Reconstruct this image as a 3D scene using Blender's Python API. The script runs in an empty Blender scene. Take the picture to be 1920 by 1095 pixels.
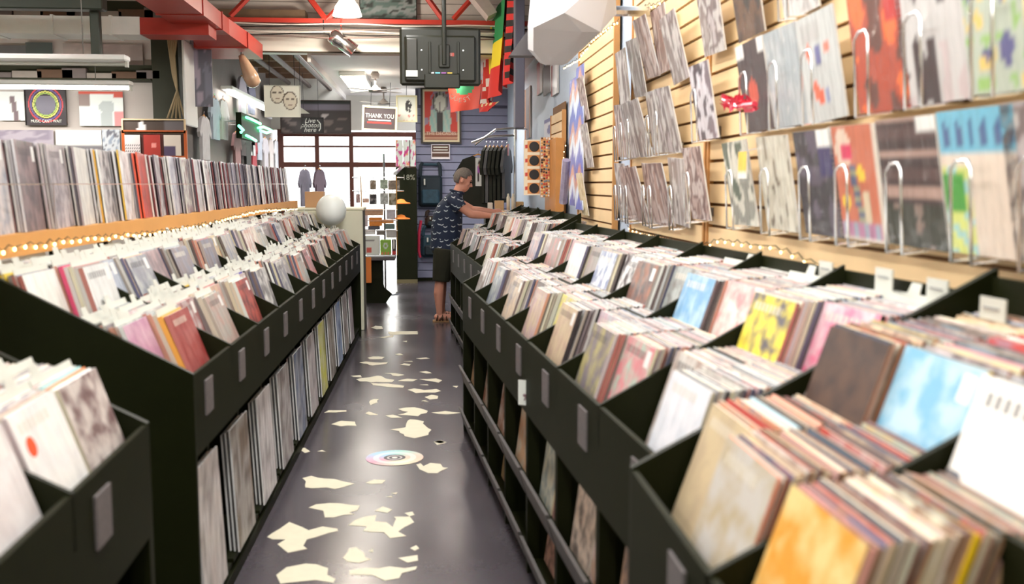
import bpy, math, random
from mathutils import Vector, Matrix, noise as mnoise
random.seed(7)
scene = bpy.context.scene
COL = scene.collection

# ------------------------------------------------------------------ camera
FPX, CAMH = 1900.0, 1.575                      # focal length in pixels of a 1920 px wide frame, eye height
PITCH = math.atan(202.5/FPX)
YAW = math.atan(165.0/FPX*math.cos(PITCH))
cam_d = bpy.data.cameras.new('camera')
cam = bpy.data.objects.new('camera', cam_d); COL.objects.link(cam)
cam.location = (0, 0, CAMH)
cam.rotation_euler = (math.pi/2-PITCH, 0, -YAW)
cam_d.sensor_width = 36.0
cam_d.lens = 36.0*FPX/1920.0
cam_d.clip_start = 0.05
cam_d.dof.use_dof = True
cam_d.dof.focus_distance = 10.5
cam_d.dof.aperture_fstop = 2.6
scene.camera = cam

# ------------------------------------------------------------------ world, exposure
world = bpy.data.worlds.new('daylight'); scene.world = world
world.use_nodes = True
wn = world.node_tree.nodes; wl = world.node_tree.links
bg = wn['Background']
bg.inputs['Color'].default_value = (0.93, 0.97, 1.0, 1)
bg.inputs['Strength'].default_value = 5.0
vs = scene.view_settings
vs.view_transform = 'Standard'
try: vs.look = 'None'
except Exception: pass
vs.gamma = 1.0
vs.use_curve_mapping = False
vs.exposure = 0.68

def area_light(name, loc, rot, sx, sy, power, color=(1, 1, 1)):
    d = bpy.data.lights.new(name, 'AREA'); d.shape = 'RECTANGLE'
    d.size = sx; d.size_y = sy; d.energy = power; d.color = color
    o = bpy.data.objects.new(name, d); COL.objects.link(o)
    o.location = loc; o.rotation_euler = rot
    return o
# unseen fluorescent rows added overhead to light the racks (their housings are built further down)
CEIL_FIX = [(-0.25, 0.2), (-0.25, 2.9), (-0.25, 5.6), (-0.25, 8.3), (0.65, 1.6), (0.65, 4.3), (0.65, 7.0), (-2.2, 1.0), (-2.2, 4.2), (-2.2, 7.2), (-4.2, 3.0), (-4.2, 7.0)]
for fx, fy in CEIL_FIX:
    area_light('added_tube_light', (fx, fy, 3.42), (0, 0, 0), 0.22, 2.3, 15 if fx > 0 else 27, (1.0, 0.98, 0.95))
area_light('back_ceiling_light', (-0.75, 14.6, 2.98), (0, 0, 0), 0.5, 1.2, 30, (1.0, 0.95, 0.88))
area_light('back_ceiling_light', (0.5, 14.2, 2.98), (0, 0, 0), 0.5, 1.2, 30, (1.0, 0.95, 0.88))

# ------------------------------------------------------------------ helpers
_fw = Vector((math.sin(YAW)*math.cos(PITCH), math.cos(YAW)*math.cos(PITCH), -math.sin(PITCH)))
_rt = Vector((math.cos(YAW), -math.sin(YAW), 0)); _up = _rt.cross(_fw)
def pt(u, v, X=None, Y=None, Z=None):
    d = _fw + _rt*((u-960)/FPX) + _up*((547.5-v)/FPX)
    t = X/d.x if X is not None else Y/d.y if Y is not None else (Z-CAMH)/d.z
    return Vector((0, 0, CAMH)) + d*t

def S(c):
    return c/12.92 if c <= 0.04045 else ((c+0.055)/1.055)**2.4
def C(r, g, b):
    return (S(r/255), S(g/255), S(b/255))
def mixc(a, b, t): return tuple(a[i]*(1-t)+b[i]*t for i in range(3))
def jit(c, k, rnd=random):
    f = 1+rnd.uniform(-k, k)
    return tuple(max(0, min(1, x*f*(1+rnd.uniform(-k, k)*.4))) for x in c)

MATS = {}
def mat(name, col=(.5, .5, .5), rough=.5, metal=0, coat=0, emit=None, es=0, vary=0, scale=8, bump=0, trans=0, alpha=1, ior=1.45, spec=.5):
    if name in MATS: return MATS[name]
    m = bpy.data.materials.new(name); m.use_nodes = True
    nt = m.node_tree; b = nt.nodes['Principled BSDF']
    b.inputs['Base Color'].default_value = (*col, 1)
    b.inputs['Roughness'].default_value = rough
    b.inputs['Metallic'].default_value = metal
    b.inputs['Coat Weight'].default_value = coat
    b.inputs['Coat Roughness'].default_value = .12
    b.inputs['Transmission Weight'].default_value = trans
    b.inputs['Alpha'].default_value = alpha
    b.inputs['IOR'].default_value = ior
    b.inputs['Specular IOR Level'].default_value = spec
    if emit:
        b.inputs['Emission Color'].default_value = (*emit, 1); b.inputs['Emission Strength'].default_value = es
    if vary or bump:
        tc = nt.nodes.new('ShaderNodeTexCoord'); nz = nt.nodes.new('ShaderNodeTexNoise')
        nz.inputs['Scale'].default_value = scale; nz.inputs['Detail'].default_value = 4
        nt.links.new(tc.outputs['Object'], nz.inputs['Vector'])
        if vary:
            mx = nt.nodes.new('ShaderNodeMix'); mx.data_type = 'RGBA'
            mx.inputs['A'].default_value = (*[max(0, c*(1-vary)) for c in col], 1)
            mx.inputs['B'].default_value = (*[min(1, c*(1+vary)) for c in col], 1)
            nt.links.new(nz.outputs['Fac'], mx.inputs['Factor']); nt.links.new(mx.outputs['Result'], b.inputs['Base Color'])
        if bump:
            bp = nt.nodes.new('ShaderNodeBump'); bp.inputs['Strength'].default_value = bump; bp.inputs['Distance'].default_value = .01
            nt.links.new(nz.outputs['Fac'], bp.inputs['Height']); nt.links.new(bp.outputs['Normal'], b.inputs['Normal'])
    MATS[name] = m
    return m

def art_material(name, pattern=True, coat=.5, rough=.5, wrinkle=.25):
    """sleeve print: two colours c1/c2 per face, mottled by a seeded noise; optional clear plastic outer sleeve"""
    m = bpy.data.materials.new(name); m.use_nodes = True
    nt = m.node_tree; b = nt.nodes['Principled BSDF']; L = nt.links.new
    a1 = nt.nodes.new('ShaderNodeAttribute'); a1.attribute_name = 'c1'
    b.inputs['Roughness'].default_value = rough
    b.inputs['Coat Weight'].default_value = coat; b.inputs['Coat Roughness'].default_value = .14
    if pattern:
        a2 = nt.nodes.new('ShaderNodeAttribute'); a2.attribute_name = 'c2'
        a3 = nt.nodes.new('ShaderNodeAttribute'); a3.attribute_name = 'sd'
        uv = nt.nodes.new('ShaderNodeUVMap')
        nz = nt.nodes.new('ShaderNodeTexNoise'); nz.noise_dimensions = '4D'
        nz.inputs['Scale'].default_value = 4.5; nz.inputs['Detail'].default_value = 5; nz.inputs['Distortion'].default_value = .2
        L(uv.outputs['UV'], nz.inputs['Vector']); L(a3.outputs['Fac'], nz.inputs['W'])
        rp = nt.nodes.new('ShaderNodeValToRGB'); rp.color_ramp.elements[0].position = .42; rp.color_ramp.elements[1].position = .62
        L(nz.outputs['Fac'], rp.inputs['Fac'])
        mx = nt.nodes.new('ShaderNodeMix'); mx.data_type = 'RGBA'
        L(rp.outputs['Color'], mx.inputs['Factor']); L(a1.outputs['Color'], mx.inputs['A']); L(a2.outputs['Color'], mx.inputs['B'])
        # printed title band near the top and a small price sticker, on some covers only
        def N(op, a, b_=None):
            n = nt.nodes.new('ShaderNodeMath'); n.operation = op
            for i, q in enumerate((a, b_)):
                if q is None: continue
                if isinstance(q, (int, float)): n.inputs[i].default_value = q
                else: L(q, n.inputs[i])
            return n.outputs[0]
        sx = nt.nodes.new('ShaderNodeSeparateXYZ'); L(uv.outputs['UV'], sx.inputs['Vector'])
        U, V2 = sx.outputs['X'], sx.outputs['Y']
        def inside(q, lo, hi): return N('MULTIPLY', N('GREATER_THAN', q, lo), N('LESS_THAN', q, hi))
        fr = N('FRACT', N('MULTIPLY', a3.outputs['Fac'], 3.7)); fr2 = N('FRACT', N('MULTIPLY', a3.outputs['Fac'], 1.9))
        wob = N('GREATER_THAN', N('SINE', N('MULTIPLY', N('ADD', U, fr), 70.0)), -.35)
        band = N('MULTIPLY', N('MULTIPLY', N('MULTIPLY', inside(V2, .84, .92), inside(U, .1, .75)), wob), N('GREATER_THAN', fr, .45))
        stk = N('MULTIPLY', N('MULTIPLY', inside(V2, .78, .95), inside(U, .78, .93)), N('GREATER_THAN', fr2, .55))
        m2 = nt.nodes.new('ShaderNodeMix'); m2.data_type = 'RGBA'; L(N('MULTIPLY', band, .7), m2.inputs['Factor']); L(mx.outputs['Result'], m2.inputs['A'])
        iv = nt.nodes.new('ShaderNodeMix'); iv.data_type = 'RGBA'; iv.inputs['A'].default_value = (.65, .6, .5, 1); iv.inputs['B'].default_value = (.03, .025, .03, 1)
        L(N('GREATER_THAN', fr2, .5), iv.inputs['Factor']); L(iv.outputs['Result'], m2.inputs['B'])
        m3 = nt.nodes.new('ShaderNodeMix'); m3.data_type = 'RGBA'; L(stk, m3.inputs['Factor']); L(m2.outputs['Result'], m3.inputs['A']); m3.inputs['B'].default_value = (.75, .75, .73, 1)
        L(m3.outputs['Result'], b.inputs['Base Color'])
    else:
        L(a1.outputs['Color'], b.inputs['Base Color'])
    if wrinkle:
        tc = nt.nodes.new('ShaderNodeTexCoord'); mp = nt.nodes.new('ShaderNodeMapping'); mp.inputs['Scale'].default_value = (9, 9, 2.5)
        n2 = nt.nodes.new('ShaderNodeTexNoise'); n2.inputs['Scale'].default_value = 2.2; n2.inputs['Detail'].default_value = 3
        L(tc.outputs['Object'], mp.inputs['Vector']); L(mp.outputs['Vector'], n2.inputs['Vector'])
        bp = nt.nodes.new('ShaderNodeBump'); bp.inputs['Strength'].default_value = wrinkle; bp.inputs['Distance'].default_value = .05
        L(n2.outputs['Fac'], bp.inputs['Height']); L(bp.outputs['Normal'], b.inputs['Coat Normal'])
    MATS[name] = m
    return m
ART = art_material('sleeve_art', True, .55, .5, .3)
ARTC = art_material('bare_cardboard_sleeve_art', True, .05, .6, 0)
PRINT = art_material('flat_print', False, .1, .55, 0)
PRINTG = art_material('plastic_covered_print', False, .6, .5, .7)

class MB:
    """collects faces, then links them as ONE mesh object"""
    def __init__(self): self.v = []; self.f = []; self.a = []; self.uv = []
    def add(self, verts, faces, M=None, attr=None, uvs=None):
        n = len(self.v)
        for p in verts:
            p = Vector(p); self.v.append(tuple(M @ p) if M is not None else tuple(p))
        for i, fc in enumerate(faces):
            self.f.append([n+j for j in fc])
            self.a.append(attr[i] if attr else None)
            self.uv.append(uvs[i] if uvs else None)
        return self
    def box(self, x0, x1, y0, y1, z0, z1, M=None, attr=None):
        vs_ = [(x0, y0, z0), (x1, y0, z0), (x1, y1, z0), (x0, y1, z0), (x0, y0, z1), (x1, y0, z1), (x1, y1, z1), (x0, y1, z1)]
        fs = [(0, 3, 2, 1), (4, 5, 6, 7), (0, 1, 5, 4), (1, 2, 6, 5), (2, 3, 7, 6), (3, 0, 4, 7)]
        return self.add(vs_, fs, M, attr)
    def bbox(self, x0, x1, y0, y1, z0, z1, r, M=None):
        """box with chamfered vertical-section edges (all edges)"""
        r = min(r, (x1-x0)*.49, (y1-y0)*.49, (z1-z0)*.49)
        P = []; F = []
        def ring(z, k):
            return [(x0+k, y0+r, z), (x0+r, y0+k, z), (x1-r, y0+k, z), (x1-k, y0+r, z), (x1-k, y1-r, z), (x1-r, y1-k, z), (x0+r, y1-k, z), (x0+k, y1-r, z)]
        rs = [ring(z0, r), ring(z0+r, 0), ring(z1-r, 0), ring(z1, r)]
        for q in rs: P += q
        for a in range(3):
            for i in range(8):
                j = (i+1) % 8
                F.append((a*8+i, a*8+j, a*8+8+j, a*8+8+i))
        F.append(tuple(range(7, -1, -1))); F.append(tuple(range(24, 32)))
        return self.add(P, F, M)
    def prism(self, poly, d0, d1, axis='y', M=None):
        """poly of 2-D points extruded along axis; for 'y' points are (x, z), for 'x' (y, z), for 'z' (x, y)"""
        def mk(p, d): return (p[0], d, p[1]) if axis == 'y' else (d, p[0], p[1]) if axis == 'x' else (p[0], p[1], d)
        n = len(poly)
        V_ = [mk(p, d0) for p in poly]+[mk(p, d1) for p in poly]
        F = [tuple(range(n)), tuple(range(2*n-1, n-1, -1))]
        for i in range(n):
            j = (i+1) % n; F.append((i, i+n, j+n, j))
        return self.add(V_, F, M)
    def tube(self, pts, r, n=8, M=None, cap=True):
        pts = [Vector(p) for p in pts]; rs = r if isinstance(r, (list, tuple)) else [r]*len(pts)
        base = []; V_ = []
        prev = None
        for i, p in enumerate(pts):
            t = (pts[min(i+1, len(pts)-1)]-pts[max(i-1, 0)])
            t = t.normalized() if t.length > 1e-9 else Vector((0, 0, 1))
            if prev is None:
                a = t.orthogonal().normalized()
            else:
                a = (prev-t*prev.dot(t)); a = a.normalized() if a.length > 1e-6 else t.orthogonal().normalized()
            prev = a; b = t.cross(a)
            for k in range(n):
                q = 2*math.pi*k/n
                V_.append(p+(a*math.cos(q)+b*math.sin(q))*rs[i])
        F = []
        for i in range(len(pts)-1):
            for k in range(n):
                l = (k+1) % n
                F.append((i*n+k, i*n+l, (i+1)*n+l, (i+1)*n+k))
        if cap:
            F.append(tuple(range(n-1, -1, -1))); F.append(tuple(range((len(pts)-1)*n, len(pts)*n)))
        return self.add(V_, F, M)
    def lathe(self, prof, n=16, M=None):
        """profile of (radius, z) about the local z axis"""
        V_ = []; F = []
        for r, z in prof:
            for k in range(n):
                q = 2*math.pi*k/n; V_.append((r*math.cos(q), r*math.sin(q), z))
        for i in range(len(prof)-1):
            for k in range(n):
                l = (k+1) % n; F.append((i*n+k, i*n+l, (i+1)*n+l, (i+1)*n+k))
        F.append(tuple(range(n-1, -1, -1))); F.append(tuple(range((len(prof)-1)*n, len(prof)*n)))
        return self.add(V_, F, M)
    def ball(self, c, r, seg=12, rings=8, sc=(1, 1, 1), M=None):
        V_ = []; F = []
        for i in range(rings+1):
            th = math.pi*i/rings
            for k in range(seg):
                q = 2*math.pi*k/seg
                V_.append((c[0]+r*sc[0]*math.sin(th)*math.cos(q), c[1]+r*sc[1]*math.sin(th)*math.sin(q), c[2]+r*sc[2]*math.cos(th)))
        for i in range(rings):
            for k in range(seg):
                l = (k+1) % seg; F.append((i*seg+k, (i+1)*seg+k, (i+1)*seg+l, i*seg+l))
        return self.add(V_, F, M)
    def mesh(self, name):
        me = bpy.data.meshes.new(name); me.from_pydata(self.v, [], self.f)
        if any(self.a):
            me.uv_layers.new(name='UVMap')
            for an, at_ in (('c1', 'FLOAT_COLOR'), ('c2', 'FLOAT_COLOR'), ('sd', 'FLOAT')): me.attributes.new(an, at_, 'CORNER')
            b1 = []; b2 = []; bs = []; bu = []
            for i, p in enumerate(me.polygons):
                a = self.a[i] or ((.5, .5, .5), (.5, .5, .5), 0.)
                u = self.uv[i]
                for k in range(p.loop_total):
                    q = a[0][k] if isinstance(a[0][0], (tuple, list)) else a[0]
                    b1 += [*q, 1]; b2 += [*a[1], 1]; bs.append(a[2])
                    bu += list(u[k]) if u else [.5, .5]
            me.attributes['c1'].data.foreach_set('color', b1); me.attributes['c2'].data.foreach_set('color', b2); me.attributes['sd'].data.foreach_set('value', bs)
            me.uv_layers['UVMap'].data.foreach_set('uv', bu)
        me.update()
        return me
    def build(self, name, m=None, parent=None, M=None, smooth=False):
        me = self.mesh(name)
        o = bpy.data.objects.new(name, me)
        return fin(o, m, parent, M, smooth)
def fin(o, m, parent, M, smooth=False):
    me = o.data
    if m: me.materials.append(m)
    if smooth:
        for p in me.polygons: p.use_smooth = True
    COL.objects.link(o)
    if parent is not None: o.parent = parent
    if M is not None: o.matrix_local = M
    return o
def tag(o, label=None, cat=None, group=None, kind=None):
    if label: o['label'] = label
    if cat: o['category'] = cat
    if group: o['group'] = group
    if kind: o['kind'] = kind
    return o
def empty(name, loc=(0, 0, 0), rz=0, label=None, cat=None, group=None, kind=None):
    o = bpy.data.objects.new(name, None); COL.objects.link(o)
    o.empty_display_size = .1
    o.location = loc; o.rotation_euler = (0, 0, rz)
    return tag(o, label, cat, group, kind)
def struct(name, mb, m, parent=None):
    o = mb.build(name, m, parent)
    if parent is None: o['kind'] = 'structure'
    return o
def T(x, y, z): return Matrix.Translation((x, y, z))
def RX(a): return Matrix.Rotation(a, 4, 'X')
def RY(a): return Matrix.Rotation(a, 4, 'Y')
def RZ(a): return Matrix.Rotation(a, 4, 'Z')
def text(name, body, size, m, parent=None, M=None, extrude=.001, align='CENTER', sx=1.0, shear=0):
    cu = bpy.data.curves.new(name, 'FONT'); cu.body = body; cu.size = size; cu.extrude = extrude; cu.align_x = align; cu.align_y = 'CENTER'; cu.shear = shear
    cu.resolution_u = 3
    tmp = bpy.data.objects.new(name, cu); COL.objects.link(tmp)
    bpy.context.view_layer.update()
    me = bpy.data.meshes.new_from_object(tmp.evaluated_get(bpy.context.evaluated_depsgraph_get()))
    bpy.data.objects.remove(tmp); bpy.data.curves.remove(cu)
    # text lies in xy facing +z: stand it up facing -y
    for v in me.vertices: v.co = Vector((v.co.x*sx, -v.co.z, v.co.y))
    me.materials.clear()
    o = bpy.data.objects.new(name, me)
    return fin(o, m, parent, M)
def panel_mb(w, h, t, fn, res=16, edge=(.6, .58, .55), resz=None):
    """thin board, local x = width, z = height (0..h), front towards -y, print from fn(u, v) -> rgb"""
    mb = MB(); rz = resz or res
    cols = [[tuple(fn(i/res, j/rz)) for i in range(res+1)] for j in range(rz+1)]
    V_ = []; F = []; A = []
    for j in range(rz+1):
        for i in range(res+1): V_.append((-w/2+w*i/res, -t/2, h*j/rz))
    for j in range(rz):
        for i in range(res):
            a = j*(res+1)+i
            F.append((a, a+1, a+res+2, a+res+1))
            A.append(([cols[j][i], cols[j][i+1], cols[j+1][i+1], cols[j+1][i]], (0, 0, 0), 0.))
    mb.add(V_, F, None, A)
    e = (edge, edge, 0.)
    x0, x1, y0, y1, z0, z1 = -w/2, w/2, -t/2, t/2, 0, h
    vs_ = [(x0, y0, z0), (x1, y0, z0), (x1, y1, z0), (x0, y1, z0), (x0, y0, z1), (x1, y0, z1), (x1, y1, z1), (x0, y1, z1)]
    mb.add(vs_, [(0, 3, 2, 1), (4, 5, 6, 7), (1, 2, 6, 5), (2, 3, 7, 6), (3, 0, 4, 7)], None, [e]*5)
    return mb
def blotch(pal, seed, sc=3.0, sticker=None, ay=1.0):
    pal = [tuple(p) for p in pal]
    def fn(u, v):
        if sticker and abs(u-sticker[0]) < .07 and abs(v-sticker[1]) < .06: return (.85, .85, .83)
        a = mnoise.noise(Vector((u*sc+seed*7.3, v*sc*ay, seed*1.7)))*.5+.5
        b = mnoise.noise(Vector((u*sc*2.1+seed*3.1, v*sc*2.1*ay, seed*5.7+9)))*.5+.5
        k = max(0, min(.999, (a*.7+b*.3-.25)*2.0))*(len(pal))
        return pal[min(len(pal)-1, int(k))]
    return fn
ORD = ['first', 'second', 'third', 'fourth', 'fifth', 'sixth', 'seventh', 'eighth', 'ninth', 'tenth', 'eleventh', 'twelfth', 'thirteenth', 'fourteenth', 'fifteenth', 'sixteenth', 'seventeenth', 'eighteenth', 'nineteenth', 'twentieth']
def ordw(i):
    return ORD[i] if i < 20 else {0: 'twentieth'}.get(i-19, 'twenty-'+ORD[i-20]) if i < 29 else 'thirtieth' if i == 29 else 'thirty-'+ORD[i-30] if i < 39 else 'fortieth' if i == 39 else 'forty-'+ORD[(i-40) % 9]

# shared materials
BLACK = mat('black_painted_wood', C(22, 25, 5), .55, vary=.25, scale=14, spec=.18)
BLACKD = mat('black_laminate_front', C(18, 22, 2), .5, vary=.2, scale=10, spec=.18)
STEEL = mat('chrome_wire', (.82, .83, .84), .18, metal=1)
WHITEP = mat('white_plastic_card', C(196, 197, 188), .5, vary=.06)
WOODL = mat('maple_slat', C(226, 196, 150), .5, vary=.12, scale=5)
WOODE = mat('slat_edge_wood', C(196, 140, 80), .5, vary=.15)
GROOVE = mat('slat_groove_backing', C(120, 84, 48), .7)  # brown backing between the slats
BLUEW = mat('pale_blue_painted_block', C(176, 190, 208), .6, vary=.08, scale=20, bump=.15)
CREAM = mat('cream_paint', C(226, 224, 200), .5, vary=.04)
REDP = mat('red_paint', C(184, 58, 46), .45, vary=.1, scale=5)
ALU = mat('galvanised_duct', (.86, .9, .88), .4, metal=.15, vary=.1, scale=4)
TUBE = mat('lit_fluorescent_tube', (1, 1, 1), .5, emit=(1, .97, .93), es=9)
BULB = mat('warm_fairy_bulb', (1, .8, .5), .4, emit=(1, .66, .3), es=4)
WIREG = mat('green_fairy_wire', C(60, 60, 40), .6)
KRAFT = mat('brown_cardboard', C(190, 148, 108), .7, vary=.08)
BRICK = mat('white_painted_plank', C(205, 198, 192), .7, vary=.1, scale=6, bump=.2)
# ------------------------------------------------------------------ structure
def floor_material():
    m = bpy.data.materials.new('worn_grey_floor_paint'); m.use_nodes = True
    nt = m.node_tree; b = nt.nodes['Principled BSDF']; L = nt.links.new
    tc = nt.nodes.new('ShaderNodeTexCoord')
    n1 = nt.nodes.new('ShaderNodeTexNoise'); n1.inputs['Scale'].default_value = 1.3; n1.inputs['Detail'].default_value = 6
    n2 = nt.nodes.new('ShaderNodeTexNoise'); n2.inputs['Scale'].default_value = 60; n2.inputs['Detail'].default_value = 3
    L(tc.outputs['Object'], n1.inputs['Vector']); L(tc.outputs['Object'], n2.inputs['Vector'])
    mx = nt.nodes.new('ShaderNodeMix'); mx.data_type = 'RGBA'
    mx.inputs['A'].default_value = (*C(66, 61, 66), 1); mx.inputs['B'].default_value = (*C(90, 84, 90), 1)
    L(n1.outputs['Fac'], mx.inputs['Factor'])
    m2 = nt.nodes.new('ShaderNodeMix'); m2.data_type = 'RGBA'; m2.blend_type = 'MULTIPLY'; m2.inputs['Factor'].default_value = .35
    L(mx.outputs['Result'], m2.inputs['A']); L(n2.outputs['Color'], m2.inputs['B'])
    L(m2.outputs['Result'], b.inputs['Base Color'])
    mr = nt.nodes.new('ShaderNodeMapRange'); mr.inputs['To Min'].default_value = .12; mr.inputs['To Max'].default_value = .36
    L(n1.outputs['Fac'], mr.inputs['Value']); L(mr.outputs['Result'], b.inputs['Roughness'])
    bp = nt.nodes.new('ShaderNodeBump'); bp.inputs['Strength'].default_value = .06; bp.inputs['Distance'].default_value = .003
    n3 = nt.nodes.new('ShaderNodeTexNoise'); n3.inputs['Scale'].default_value = 9; n3.inputs['Detail'].default_value = 5
    L(tc.outputs['Object'], n3.inputs['Vector']); L(n3.outputs['Fac'], bp.inputs['Height']); L(bp.outputs['Normal'], b.inputs['Normal'])
    return m
floor = struct('floor', MB().box(-6, 1.6, -2.2, 18.4, -.1, 0), floor_material())
PATCHM = mat('bare_cream_concrete', C(214, 207, 182), .5, vary=.08, scale=20)
def patch(us):
    P = [pt(u, v, Z=0) for u, v in us]
    out = []
    n = len(P)
    for i in range(n):                                   # ragged outline between the traced corners
        a, b = P[i], P[(i+1) % n]
        k = max(1, min(5, int((b-a).length/.05)))
        for j in range(k):
            q = a.lerp(b, j/k)
            s = .012 if j else .004
            out.append((q.x+random.uniform(-s, s), q.y+random.uniform(-s, s)*1.6))
    MB().prism(out, 0.0005, .0014, 'z').build('bare_patch', PATCHM, floor)
def A2(l, ox, oy, s): return [(ox+x/s, oy+y/s) for x, y in l]
PA = [ # traced on the photograph, zoom (480,580) x4.381
 [(945,150),(980,135),(1040,140),(1045,160),(990,165)], [(1090,185),(1330,180),(1330,205),(1100,210)], [(1010,230),(1130,212),(1125,228),(1050,236)],
 [(1205,262),(1245,258),(1240,270)], [(1145,370),(1180,362),(1215,375),(1170,380)], [(915,400),(960,388),(1055,392),(1040,408),(940,410)],
 [(850,438),(900,430),(960,436),(1080,435),(1070,448),(960,462),(920,448)], [(1185,455),(1220,445),(1275,452),(1260,463)], [(1215,428),(1280,424),(1285,432)],
 [(1315,402),(1400,396),(1430,404),(1350,410)], [(780,548),(860,540),(870,560),(800,556)], [(825,575),(930,560),(1000,545),(1060,570),(1140,580),(1120,598),(940,600),(850,592)],
 [(945,605),(1080,612),(1220,630),(1205,645),(1090,640),(960,625)], [(1060,525),(1160,528),(1215,540),(1170,550)], [(1165,590),(1240,570),(1330,575),(1290,592)],
 [(1345,575),(1480,570),(1530,585),(1500,603),(1440,590)], [(1345,515),(1400,508),(1445,525),(1400,528)], [(1250,662),(1300,650),(1380,665),(1480,655),(1520,672),(1470,685),(1310,690)],
 [(1385,722),(1440,702),(1500,712),(1495,735),(1430,742)], [(1355,755),(1390,748),(1415,758)], [(925,765),(970,738),(1005,740),(1000,765),(940,788)],
 [(560,850),(600,830),(745,832),(740,842),(600,848)], [(1170,818),(1300,805),(1415,835),(1400,852),(1330,880),(1170,868),(1250,845)], [(1440,848),(1560,835),(1680,850),(1570,862)],
 [(895,855),(930,840),(1000,868),(930,870)], [(620,945),(700,918),(810,925),(830,955),(700,960)], [(1110,990),(1230,970),(1260,905),(1380,920),(1395,960),(1445,990),(1420,1030),(1300,1060),(1220,1045),(1170,1000)],
 [(1460,1092),(1510,1078),(1560,1092),(1510,1105)], [(1345,620),(1410,618),(1415,626)], [(1615,632),(1660,630),(1650,644)], [(1065,872),(1130,868),(1200,892),(1110,890)]]
PB = [ # zoom (440,820) x3.4286
 [(410,78),(450,68),(485,90),(450,100)], [(535,90),(560,82),(585,95)], [(1280,28),(1330,20),(1350,38),(1300,48)], [(440,262),(490,248),(640,270),(770,298),(640,332),(450,325),(460,285)],
 [(845,292),(900,272),(965,275),(945,298),(870,302)], [(975,385),(1010,374),(1020,386)], [(1005,360),(1050,354),(1040,368)], [(480,455),(520,430),(680,425),(800,440),(790,470),(740,482),(775,498),(640,515),(580,515),(570,475)],
 [(895,475),(950,448),(1008,465),(980,485)], [(1090,488),(1140,480),(1158,497),(1120,507)], [(730,565),(830,510),(910,500),(900,540),(980,545),(1020,580),(1025,510),(1130,508),(1155,545),(1090,580),(1050,610),(1100,635),(1000,650),(960,610),(820,600),(850,575)],
 [(205,640),(290,590),(345,548),(430,575),(480,600),(560,575),(660,585),(665,605),(520,640),(470,655),(440,700),(460,720),(340,745),(280,690),(330,660),(240,655)],
 [(700,775),(740,715),(780,708),(830,740),(840,770),(880,785),(790,810),(720,800)], [(1055,775),(1170,760),(1180,790),(1110,808)], [(1130,712),(1165,698),(1190,712),(1160,730)], [(860,730),(885,718),(890,738)],
 [(262,885),(330,835),(460,815),(600,840),(600,885),(645,915),(640,935),(420,925),(300,940)], [(735,860),(830,845),(1000,835),(1170,830),(1165,850),(1080,870),(1060,905),(960,920),(880,885),(740,885)],
 [(1165,175),(1200,168),(1215,188),(1260,165),(1320,170),(1340,195),(1368,196),(1300,230),(1240,232),(1190,205)]]
for l in PA: patch(A2(l, 480, 580, 4.381))
for l in PB: patch(A2(l, 440, 820, 3.4286))
# round record-shaped floor decal
dc = pt(740, 858.5, Z=0)
def decal_fn(r, a):
    if r < .1: return C(225, 220, 210)
    if r < .2: return C(70, 66, 70)
    if r < .27: return C(190, 180, 178)
    if r < .38: return C(80, 74, 78)
    base = [C(226, 190, 170), C(170, 214, 204), C(160, 196, 226), C(222, 150, 170), C(230, 222, 190)]
    k = (a/(2*math.pi)*5) % 5; i = int(k)
    c = mixc(base[i], base[(i+1) % 5], k-i)
    return mixc(c, (.8, .8, .78), .5) if .55 < r < .75 else c
mb = MB(); R0 = pt(794, 858.5, Z=0).x-dc.x
rings = [0.001, .1, .1001, .2, .2001, .27, .2701, .38, .3801, .55, .5501, .75, .7501, .9, 1.0]
for i in range(len(rings)-1):
    for k in range(36):
        a0, a1 = 2*math.pi*k/36, 2*math.pi*(k+1)/36
        r0, r1 = rings[i]*R0, rings[i+1]*R0
        c = decal_fn((rings[i]+rings[i+1])/2, (a0+a1)/2)
        mb.add([(r0*math.cos(a0), r0*math.sin(a0), .002), (r1*math.cos(a0), r1*math.sin(a0), .002), (r1*math.cos(a1), r1*math.sin(a1), .002), (r0*math.cos(a1), r0*math.sin(a1), .002)], [(0, 1, 2, 3)], None, [(c, c, 0.)])
tag(mb.build('floor_decal', PRINT, None, T(dc.x, dc.y, 0)), 'round pastel record-shaped sticker stuck on the grey aisle floor', 'decal')

XW = 1.36                                                # right wall surface
struct('wall_right', MB().box(XW, XW+.2, -2.2, 17, 0, 4.5), BLUEW)
struct('wall_rear', MB().box(-6, 1.6, -2.4, -2.2, 0, 4.5), CREAM)
struct('wall_left', MB().box(-6.2, -6, -2.2, 11.6, 0, 4.5), CREAM)
struct('ceiling', MB().box(-6, 1.6, -2.2, 12.6, 4.5, 4.6), BRICK)
# slat panels of the right wall
def slat_section(name, y0, y1, z0, z1, label_edge=True):
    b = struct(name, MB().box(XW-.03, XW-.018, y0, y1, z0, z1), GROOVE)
    n = int((z1-z0)/.098)
    me = MB().box(XW-.05, XW-.0305, y0+.012, y1-.012, 0, .084).mesh('slat')
    me.materials.append(WOODL)
    for i in range(n):
        o = bpy.data.objects.new('slat', me); COL.objects.link(o); o.parent = b; o.location = (0, 0, z0+.006+i*.098)
    for y in (y0, y1-.014):
        MB().box(XW-.058, XW-.018, y-.006, y+.02, z0, z0+n*.098).build('edge_strip', WOODE, b)
    return b
slat_section('wall_right_slat_panel', .3, 4.62, 1.19, 3.1)
slat_section('wall_right_slat_panel', 4.66, 6.38, 1.19, 2.9)
slat_section('wall_right_slat_panel', 6.98, 8.6, 1.0, 3.1)
slat_section('wall_right_slat_panel', 9.6, 10.5, 1.0, 2.35)

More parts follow.
